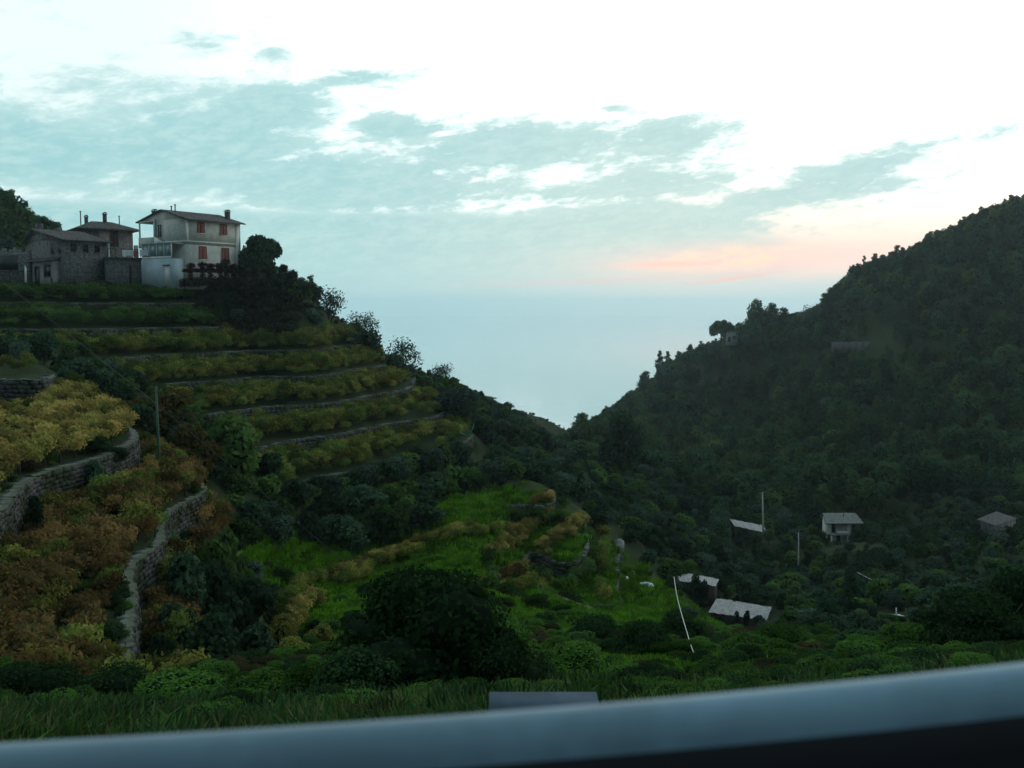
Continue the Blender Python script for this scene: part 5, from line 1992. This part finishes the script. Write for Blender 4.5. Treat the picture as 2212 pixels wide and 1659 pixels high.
# ------------------------------------------------------------------ huts, sheds and clutter in the valley
def sheet_roof(name, label, cat, quad, d0, d1, n, mat, wall_h=2.2, walls=True, wallmat='old_wood', group=None):
    """quad: picture corners far-left, far-right, near-right, near-left; corrugated sheets side by side"""
    fl, fr = P(*quad[0], d1), P(*quad[1], d1)
    nr_, nl = P(*quad[2], d0), P(*quad[3], d0)
    root = thing(name, label, cat, (nl.x, nl.y, nl.z - wall_h), 0, group)
    o = Vector(root.location)
    r = np.random.default_rng(int(quad[0][0]))
    for i in range(n):
        a, b_ = i / n, (i + 1.06) / n
        V, F = [], []
        m = 8
        for q in range(m + 1):
            f = a + (b_ - a) * q / m
            for e_, g_ in ((fl, fr), (nl, nr_)):
                p = e_.lerp(g_, min(f, 1.02))
                V.append((p.x - o.x, p.y - o.y, p.z - o.z + .05 * math.sin(q / m * 6.283 * 2) + .03 * (i % 2)))
        k = len(V)
        V += [(x_, y_, z_ - .03) for x_, y_, z_ in V]
        for q in range(m):
            c = q * 2
            F.append((c, c + 1, c + 3, c + 2)); F.append((k + c, k + c + 2, k + c + 3, k + c + 1))
        s_ = obj('roof_sheet', mesh_np('roof_sheet', V, np.array(F), mat), root)
        s_.location.z = r.uniform(-.04, .04)
        s_.rotation_euler = (r.uniform(-.01, .01), 0, 0)
    if walls:
        def L(p, dz=0): return Vector((p.x - o.x, p.y - o.y, p.z - o.z + dz))
        ins = .04
        cs = [nl.lerp(fr, ins), nr_.lerp(fl, ins), fr.lerp(nl, ins), fl.lerp(nr_, ins)]
        m_ = MB()
        top = [L(c, -.14) for c in cs]
        bot = [Vector((t_.x, t_.y, -1.5)) for t_ in top]
        m_.add(top + bot, [(0, 1, 2, 3), (4, 7, 6, 5), (0, 4, 5, 1), (1, 5, 6, 2), (2, 6, 7, 3), (3, 7, 4, 0)])
        m_.build('wall', wallmat, root)
    return root


sheet_roof('shed', 'long shed with pale corrugated roof, farthest of the three pale roofs, by the tall pole', 'shed',
           [(1577, 1121), (1648, 1135), (1658, 1152), (1587, 1136)], 194.5, 198.5, 10, 'pale_sheet')
sheet_roof('shed', 'shed with pale roof half hidden by bushes, between the other two pale roofs', 'shed',
           [(1461, 1235), (1553, 1251), (1545, 1266), (1458, 1254)], 133, 136.5, 9, 'pale_sheet')
sheet_roof('shed', 'nearest and widest pale roofed shed with ragged plants along its lower edge', 'shed',
           [(1548, 1292), (1667, 1312), (1655, 1341), (1530, 1322)], 126, 131, 14, 'pale_sheet')
sheet_roof('slate_roofed_hut', 'small dark hut with grey slate roof at the right edge of the valley', 'hut',
           [(2152, 1105), (2198, 1120), (2153, 1136), (2110, 1122)], 176, 180, 8, 'slate', 2.4, True, 'house_stone')


def valley_house():
    d = 205.0
    p = P(1787, 1180, d)
    va = math.atan2(p.x, p.y)
    root = thing('valley_house', 'small white two storey house with grey roof among trees on the valley floor', 'house', (p.x, p.y, p.z), 0)
    root.rotation_euler = (0, 0, math.radians(12) - va)
    Wd, Dp = 4.9, 5.5
    m_ = MB(); m_.box(0, Wd, 0, Dp, -2, 5.5); m_.build('wall', 'plaster_white', root)
    for (a0, a1, z0, z1) in ((.9, 1.5, 3.2, 5.2), (2.0, 2.6, .1, 2.3), (.02, .5, .3, 2.5)):
        window(root, ('y', 0), a0, a1, z0, z1, frame='old_wood', shut=False)
    m_ = MB(); m_.box(.4, Wd + .2, -1.3, 0, 2.65, 2.85); m_.build('balcony', 'concrete', root)
    for x_ in (.5, 3.9):
        m_ = MB(); m_.box(x_, x_ + .2, -1.25, -1.05, -2, 5.4 if x_ > 1 else 2.65); m_.build('porch_post', 'trim_white', root)
    m_ = MB(); m_.box(1.7, 4.0, -1.3, -1.24, 2.85, 3.7); m_.build('balcony_parapet', 'trim_white', root)
    rf = MB()
    slab(rf, [(-1.0, -1.9, 5.35), (Wd + 2.2, -1.6, 5.55), (Wd + 1.6, Dp * .6, 6.7), (-.4, Dp * .6, 6.5)], .14)
    slab(rf, [(Wd + 1.6, Dp + .8, 5.4), (-.4, Dp + .8, 5.4), (-.4, Dp * .6, 6.5), (Wd + 1.6, Dp * .6, 6.7)], .14)
    r_ = rf.build('roof', 'slate', root)
    roof_tiles(r_, 'roof_slates', [(-1.0, -1.9, 5.35), (Wd + 2.2, -1.6, 5.55), (Wd + 1.6, Dp * .6, 6.7), (-.4, Dp * .6, 6.5)], 'concrete', 12, 8)['kind'] = 'stuff'
    flue(root, 3.6, 1.5, 5.8, 7.1, .1)
    return root


valley_house()


def ridge_hut():
    p = P(1568, 737, 463)
    root = thing('ridge_hut', 'tiny pale hut with flat roof beside the umbrella pine on the ridge', 'hut', (p.x, p.y, p.z), -.2)
    m_ = MB(); m_.box(0, 5.6, 0, 5, -2, 4.4); m_.build('wall', 'concrete', root)
    m_ = MB(); slab(m_, [(-.4, -.5, 4.45), (6.1, -.5, 4.95), (6.1, 5.5, 4.95), (-.4, 5.5, 4.45)], .25); m_.build('roof', 'slate', root)
    m_ = MB(); m_.box(1.0, 2.2, -.04, 0, -.2, 2.2); m_.build('door', 'dark_opening', root)
    window(root, ('y', 0), 3.2, 4.4, 1.2, 2.5, frame='old_wood', shut=False)


ridge_hut()

# pale road wall high on the opposite slope
a_, b_ = P(1797, 742, 396), P(1922, 737, 394)
root = thing('road_wall', 'long pale wall of a road cut into the middle of the wooded slope', 'wall', a_, math.atan2(b_.y - a_.y, b_.x - a_.x))
Lw = (b_ - a_).length
for i in range(9):
    m_ = MB(); m_.box(Lw * i / 9 + .03, Lw * (i + 1) / 9 - .03, 0, .5, -4, 0.5 + .15 * (i % 2) + i * .05); m_.build('wall_panel', 'house_stone', root)


def pole(name, label, px0, py0, px1, py1, d, r_, mat, arms=0):
    top, bot = P(px0, py0, d), P(px1, py1, d)
    g_ = ground_z(bot.x, bot.y)
    bot = Vector((bot.x, bot.y, min(bot.z, g_) - .3))
    root = thing(name, label, 'pole', bot)
    t_ = top - bot
    m_ = MB(); m_.tube([(0, 0, 0), t_ * .5, t_], [r_ * 1.25, r_ * 1.1, r_ * .8], 9); m_.build('shaft', mat, root)
    m_ = MB()
    m_.tube([t_ + Vector((-.02, 0, -.35)), t_ + Vector((.28, 0, -.35))], .03, 6)
    m_.tube([t_ + Vector((.28, 0, -.38)), t_ + Vector((.28, 0, -.22))], [.055, .03], 6)
    m_.build('insulator_bracket', 'cable', root)
    return root


pole('utility_pole', 'thin green pole standing in front of the rust bush at left', 337, 836, 348, 1075, 68, .085, 'pole_green')
pole('utility_pole', 'tall pale pole rising behind the farthest pale roofed shed', 1647, 1064, 1650, 1150, 193, .17, 'pole_grey')
pole('utility_pole', 'short pale pole between the far shed and the white valley house', 1725, 1150, 1726, 1188, 175, .12, 'pole_grey')
pole('utility_pole', 'thin greenish pole at the right standing above the pale boards', 1996, 1279, 1997, 1352, 112, .07, 'pole_green')
pole('utility_pole', 'dark thin pole where the pipe bends on the right hand slope', 1944, 1217, 1944, 1280, 128, .08, 'old_wood')


def line(name, label, cat, pts, r_, mat, n=28, sag=0.0):
    pts = [P(*p) for p in pts]
    out = []
    for i in range(n + 1):
        f = i / n * (len(pts) - 1)
        k = min(int(f), len(pts) - 2)
        t_ = f - k
        p0, p1, p2, p3 = pts[max(k - 1, 0)], pts[k], pts[k + 1], pts[min(k + 2, len(pts) - 1)]
        q = 0.5 * ((2 * p1) + (p2 - p0) * t_ + (2 * p0 - 5 * p1 + 4 * p2 - p3) * t_ * t_ + (-p0 + 3 * p1 - 3 * p2 + p3) * t_ ** 3)
        q.z -= sag * math.sin(math.pi * i / n)
        out.append(q)
    o = out[0].copy()
    m_ = MB(); m_.tube([p - o for p in out], r_, 6)
    return tag(m_.build(name, mat, None, o), label, cat)


line('utility_wire', 'thin dark wire running down from the houses past the green pole', 'wire', [(8, 610, 128), (352, 884, 68.3)], .013, 'cable')
line('utility_wire', 'thin grey wire running from the green pole down over the thicket', 'wire', [(352, 884, 68.3), (545, 1046, 66), (742, 1212, 66)], .013, 'cable')
line('hanging_cable', 'pale cable curving down the slope beside the nearest pale roofed shed', 'cable',
     [(1456, 1246, 30), (1463, 1290, 27), (1481, 1356, 23), (1505, 1422, 19), (1561, 1467, 15)], .012, 'cable_pale', 40)
line('slope_pipe', 'thin pale pipe zigzagging down the dark slope at right', 'pipe',
     [(1853, 1237, 140), (1895, 1258, 135), (1944, 1275, 128), (1996, 1278, 122), (2022, 1298, 116), (2046, 1315, 112), (2037, 1352, 106)], .05, 'cable_pale', 40)

# green net caught on the terrace end
V, F = [], []
edge = [(1024, 913), (1023, 925), (1017, 936), (1008, 941), (1000, 936), (994, 930)]
lo = [(1022, 914), (1018, 925), (1012, 931), (1008, 948), (1001, 941), (996, 931)]
for (a, b_), (c, e) in zip(edge, lo):
    V += [tuple(P(a, b_ - 1, 147)), tuple(P((a + c) / 2, (b_ + e) / 2 + 1, 146.6)), tuple(P(c, e + 3, 146.9))]
for i in range(len(edge) - 1):
    for j in range(2):
        F.append((i * 3 + j, i * 3 + j + 1, i * 3 + j + 4, i * 3 + j + 3))
nv = len(V)
V = V + [(x_, y_ + .05, z_) for x_, y_, z_ in V]
F = F + [tuple(i + nv for i in f)[::-1] for f in F]
tag(obj('green_net', mesh_np('green_net', V, np.array(F), 'net_green')), 'bright green net draped at the end of the lowest terrace wall', 'net')


def crumple(name, label, cat, px, py, wpx, hpx, d, mat, seed=0, off=0.3):
    """a lumpy draped sheet lying on the ground"""
    r = np.random.default_rng(seed)
    p = hit(px, py, 70) or P(px, py, d)
    d = p.y
    w_, h_ = wpx / F0 * d / 2, hpx / F0 * d
    n, m = 12, 8
    V, F = [], []
    for j in range(m + 1):
        for i in range(n + 1):
            u, v_ = i / n * 2 - 1, j / m
            e = 1 - .25 * v_ * r.uniform(0, 1)
            V.append((u * w_ * e + r.normal(0, w_ * .04), (v_ - .5) * h_ * 1.2 * .7, h_ * (math.sin(v_ * math.pi * .62) * .9) * (1 - .25 * u * u) + r.normal(0, h_ * .05)))
    for j in range(m):
        for i in range(n):
            a = j * (n + 1) + i
            F.append((a, a + 1, a + n + 2, a + n + 1))
    k = len(V)
    V = V + [(x_ * .98, y_, z_ - .04) for x_, y_, z_ in V]
    F = F + [tuple(q + k for q in f)[::-1] for f in F]
    return tag(obj(name, mesh_np(name, V, np.array(F), mat), None, p, -math.atan2(p.x, p.y)), label, cat)


crumple('white_tarp', 'crumpled white tarp among dark bushes left of the middle shed', 'tarp', 1396, 1270, 32, 14, 122, 'white_plastic', 1)
crumple('white_bag', 'small white bag in the grass above the valley thicket', 'bag', 1341, 1138, 8, 12, 121, 'white_plastic', 2)
crumple('white_bag', 'white bag lying between the crumpled tarp and the curved terrace edge', 'bag', 1367, 1243, 12, 10, 124, 'white_plastic', 3)
crumple('pale_boulder', 'pale rock at the top of the curved terrace edge in the valley', 'rock', 1338, 1180, 22, 24, 121, 'concrete', 4)
crumple('white_bag', 'white bag leftmost at the foot of the curved terrace edge', 'bag', 1354, 1257, 8, 14, 116, 'white_plastic', 5)
crumple('pale_sheet', 'pale crumpled sheet lying below the ivy crag', 'sheet', 651, 741, 26, 16, 150, 'concrete', 6)
crumple('pale_sheet', 'faint pale heap on the far valley path left of the tall pale pole', 'sheet', 1508, 1050, 20, 8, 255, 'concrete', 7)
# heap of pale boards
root = thing('board_heap', 'heap of pale boards with one upright stake on the right hand slope', 'boards', P(1922, 1336, 108))
for i, (x_, z_, ln, rz_, ry) in enumerate([(-1.4, .35, 1.9, .1, .05), (-.4, .2, 2.4, -.2, -.08), (.5, .45, 1.6, .3, .1), (-.9, .08, 2.2, .0, .12), (1.3, .35, 1.2, -.3, -.1), (.2, -.05, 1.8, .2, 0)]):
    m_ = MB(); m_.box(-ln / 2, ln / 2, -.1, .1, -.035, .035)
    o = m_.build('board', 'white_plastic', root, (x_, random.uniform(-.4, .2), z_), rz_)
    o.rotation_euler = (.5, ry, rz_)
m_ = MB(); m_.tube([(.75, 0, 0), (.70, 0, 1.25)], .07, 7); m_.build('stake', 'white_plastic', root)

# ------------------------------------------------------------------ our own slope: roadside bushes, weeds and grass
mat_leaf('leaf_near', [(0.045, 0.120, 0.022), (0.080, 0.165, 0.030)], .3, 2.0)
mat_leaf('leaf_neardark', [(0.022, 0.055, 0.020), (0.040, 0.086, 0.028)], .25, 2.0)
mat_leaf('leaf_dry', [(0.10, 0.115, 0.045), (0.06, 0.09, 0.03)], .3, 2.0)
mat_leaf('leaf_brown', [(0.075, 0.048, 0.026), (0.045, 0.060, 0.024)], .25, 2.0)
make_kind('nearbush', bb(16, -.05), 2.0, 2.4, 3, 9000, 0.055, 'leaf_near', .1, 5, core=.72, seed=21)
make_kind('neardark', bb(18, -.05), 2.0, 2.4, 2, 11000, 0.055, 'leaf_neardark', .1, 5, core=.80, seed=22)
make_kind('nearbrown', bb(14, -.05), 2.0, 2.4, 1, 8000, 0.055, 'leaf_brown', .1, 5, core=.7, seed=23)
nb = [  # kind px top base d w label
    ('neardark', 930, 1235, 1575, 10.5, 430, 'roadside_bush', 'largest dark bush in the bottom middle, rising above the window ledge'),
    ('neardark', 1080, 1370, 1560, 10.0, 260, 'roadside_bush', 'dark bush at the right foot of the largest roadside bush'),
    ('neardark', 790, 1400, 1580, 9.5, 240, 'roadside_bush', 'dark bush at the left foot of the largest roadside bush'),
    ('nearbush', 1060, 1300, 1470, 13.0, 230, 'roadside_bush', 'green bush behind the right shoulder of the largest roadside bush'),
    ('nearbush', 1240, 1390, 1520, 14.0, 200, 'roadside_bush', 'green bush right of the dark roadside bushes above the grey kerb block'),
    ('neardark', 1390, 1345, 1480, 21.0, 150, 'roadside_bush', 'dark bush left of the hanging pale cable'),
    ('neardark', 1470, 1310, 1400, 30.0, 120, 'roadside_bush', 'dark bush behind the middle of the hanging cable'),
    ('nearbush', 1620, 1370, 1450, 26.0, 150, 'roadside_bush', 'low green bush below the nearest pale roof'),
    ('nearbrown', 1810, 1375, 1480, 22.0, 210, 'roadside_bush', 'reddish brown bush low on the right, above the window ledge'),
    ('nearbush', 1690, 1345, 1430, 34.0, 130, 'roadside_bush', 'green bush between the nearest pale roof and the reddish bush'),
    ('neardark', 2110, 1265, 1450, 18.0, 270, 'roadside_bush', 'large dark bush near the right edge above the window ledge'),
    ('neardark', 2215, 1210, 1450, 20.0, 200, 'roadside_bush', 'darkest bush cut by the right edge of the photo'),
    ('nearbush', 1960, 1350, 1450, 24.0, 190, 'roadside_bush', 'green bush left of the large dark bush at the right edge'),
    ('neardark', 1290, 1330, 1420, 34.0, 140, 'roadside_bush', 'dark bush on the grass between the gold vines and the road'),
    ('neardark', 60, 1420, 1600, 11.0, 260, 'roadside_bush', 'dark bush in the bottom left corner below the rust vines'),
    ('neardark', 230, 1440, 1590, 12.0, 220, 'roadside_bush', 'second dark bush from the bottom left corner'),
    ('nearbush', 400, 1452, 1590, 10.0, 260, 'roadside_bush', 'green bush at the lower end of the curving wall'),
    ('nearbush', 560, 1450, 1580, 11.0, 200, 'roadside_bush', 'green bush below the yellow-green bushes near the ledge'),
    ('nearbush', 660, 1440, 1590, 10.0, 170, 'roadside_bush', 'green bush left of the dark roadside bushes at the bottom'),
    ('nearbrown', 350, 1500, 1620, 8.0, 200, 'roadside_bush', 'brownish low bush in front of the lower end of the curving wall'),
]
for i, (px, a, b_, d, w_) in enumerate([(640, 705, 735, 151, 50), (720, 708, 735, 156, 40), (600, 700, 730, 150, 50), (670, 715, 742, 151, 46)]):
    put_px('shrub', px, a, b_, d, w_, 'shrub', 'low dark shrub at the foot of the ivy covered crag', 'bush', 'low shrubs at the foot of the ivy crag')
for kd, px, a, b_, d, w_, nm, lab in nb:
    put_px(kd, px, a, b_, d, w_, nm, lab, 'bush')

# grass tufts: stuff
def tuft(seed, mat, n=46, h=.5, w_=.28, bl=.016):
    r = np.random.default_rng(seed)
    V, F = [], []
    for i in range(n):
        a = r.uniform(0, 6.28); rr = w_ * math.sqrt(r.uniform()) * .5
        bx_, by_ = math.cos(a) * rr, math.sin(a) * rr
        ln = h * r.uniform(.5, 1.1); lean = r.uniform(.1, .8)
        da = a + r.normal(0, .6)
        dx, dy = math.cos(da), math.sin(da)
        px_, py_ = -dy * bl, dx * bl
        k = len(V)
        V += [(bx_ - px_, by_ - py_, -.05), (bx_ + px_, by_ + py_, -.05),
              (bx_ + dx * ln * lean * .35 - px_ * .8, by_ + dy * ln * lean * .35 - py_ * .8, ln * .6), (bx_ + dx * ln * lean * .35 + px_ * .8, by_ + dy * ln * lean * .35 + py_ * .8, ln * .6),
              (bx_ + dx * ln * lean, by_ + dy * ln * lean, ln * (1 - lean * .3))]
        F.append((k, k + 1, k + 3, k + 2)); F.append((k + 2, k + 3, k + 4, k + 4))
    Fq = np.array([f for f in F if f[2] != f[3]]); Ft = np.array([f[:3] for f in F if f[2] == f[3]])
    return mesh_np('grass_tuft', V, [Fq, Ft], mat)


gr = np.random.default_rng(31)
def grass_field(name, n, pxr, dr, protos_meshes, smin, smax, cond=None):
    srcs = []
    pts, rt, sc_ = [], [], []
    tries = 0
    while len(pts) < n and tries < n * 6:
        tries += 1
        px = gr.uniform(*pxr); d = math.exp(gr.uniform(math.log(dr[0]), math.log(dr[1])))
        g_ = G(px, d)
        if cond and not cond(px, d, g_):
            continue
        pts.append(tuple(g_)); rt.append((0, 0, gr.uniform(0, 6.28)))
        s_ = gr.uniform(smin, smax) * (1 + max(0, d - 30) / 60)
        sc_.append((s_, s_, s_))
    for i, me_ in enumerate(protos_meshes):
        o = obj('grass_tuft', me_, None, pts[i])
        tag(o, None, None, None, 'stuff')
        srcs.append(o)
    return scatter_gn(name, srcs, pts, rt, sc_)


def in_green(px, d, g_):
    q = project(g_.x, g_.y, g_.z)
    return float(grassy(np.array([q[0]]), np.array([q[1]]), np.array([d]))[0]) > gr.uniform(0, .7)


grass_field('roadside_grass', 19000, (-500, 2700), (3.0, 60), [tuft(1, 'leaf_near', 40, .30), tuft(2, 'leaf_near', 40, .24), tuft(3, 'leaf_neardark', 60, .35, .4), tuft(6, 'leaf_dry', 40, .30, .4)], .35, .9)
# low leafy weeds between the grass
wn = 1500
wp, wrt, wsc = [], [], []
for i in range(wn):
    px = gr.uniform(-80, 2300); d = math.exp(gr.uniform(math.log(6.5), math.log(75)))
    g_ = G(px, d)
    s_ = gr.uniform(.05, .20) * (.45 + d / 22)
    wp.append(tuple(g_)); wrt.append((0, 0, gr.uniform(0, 6.28))); wsc.append((s_ * 1.5, s_ * 1.5, s_))
scatter_gn('roadside_weeds', first_crown('nearbush', 3) + first_crown('neardark', 2) + first_crown('nearbrown', 1) + first_crown('nearbush', 2), wp, wrt, wsc)
grass_field('valley_grass', 9000, (520, 1600), (45, 124), [tuft(4, 'leaf_grass', 60, .42, .8, .03), tuft(5, 'leaf_grass', 60, .3, .9, .03)], .5, .9, in_green)

grass_field('bright_verge_grass', 7000, (640, 1900), (12, 50), [tuft(7, 'leaf_grass', 50, .30, .5), tuft(8, 'leaf_grass', 40, .24, .5)], .5, .9, in_green)

# grey kerb block at the road edge
a_ = P(1060, 1536, 4.5)
root = thing('kerb_block', 'low blue-grey concrete kerb block at the roadside just above the window ledge', 'kerb block', (a_.x, a_.y, a_.z - .8))
m_ = MB(); m_.box(0, .52, 0, .22, 0, .775); m_.build('block', 'rail_grey', root)
m_ = MB(); m_.box(-.01, .53, -.012, .232, .775, .80); m_.build('block_edge', 'rail_grey', root)

# ------------------------------------------------------------------ the ledge of the vehicle window, close and out of focus
m = mat_basic('ledge_paint', (0.155, 0.26, 0.32), 0.42, 0.5, 0.22, 7, 0.0)
mat_basic('ledge_seal', (0.006, 0.007, 0.010), 0.7, 0.3, 0.1, 10)
root = thing('window_ledge', 'smooth pale blue-grey vehicle window ledge running blurred across the bottom', 'window ledge', (0, 0, 0))
top_pts = [(-500, 1634), (-250, 1620), (0, 1605), (300, 1592), (600, 1575), (900, 1553), (1200, 1530), (1450, 1509), (1700, 1485), (1950, 1461), (2212, 1435), (2500, 1400), (2800, 1360)]
prof_old = [  # (dy, drop from the top edge, both metres, top edge is at d = .52), shade of part
    (.045, .060), (.040, .018), (.028, .005), (.010, .000), (-.010, .0012), (-.024, .005), (-.034, .013), (-.040, .024), (-.041, .034)]
prof = [(.03, .06), (.018, .022), (.010, .007), (.004, .001), (0, 0), (-.006, .0015), (-.0105, .005), (-.0138, .011), (-.015, .018), (-.0152, .0225)]
xs = np.linspace(-500, 2800, 80)
tp = np.array(top_pts, float)
# smooth the edge line
co = np.polyfit(tp[:, 0], tp[:, 1], 4)
V, F = [], []
for px in xs:
    p = P(px, float(np.polyval(co, px)), .52)
    for dy, dr in prof:
        V.append((p.x, p.y + dy, p.z - dr))
npf = len(prof)
for i in range(len(xs) - 1):
    for j in range(npf - 1):
        a = i * npf + j
        F.append((a, a + npf, a + npf + 1, a + 1))
obj('ledge_top', mesh_np('ledge_top', V, np.array(F), 'ledge_paint', smooth=True), root)
V, F = [], []
pr2 = [(.02, .060), (-.010, .026), (-.0148, .0222), (-.0165, .024), (-.019, .040), (-.022, .16)]
for px in xs:
    p = P(px, float(np.polyval(co, px)), .52)
    for dy, dr in pr2:
        V.append((p.x, p.y + dy, p.z - dr - .0004))
npf = len(pr2)
for i in range(len(xs) - 1):
    for j in range(npf - 1):
        a = i * npf + j
        F.append((a, a + npf, a + npf + 1, a + 1))
obj('rubber_seal', mesh_np('rubber_seal', V, np.array(F), 'ledge_seal', smooth=True), root)
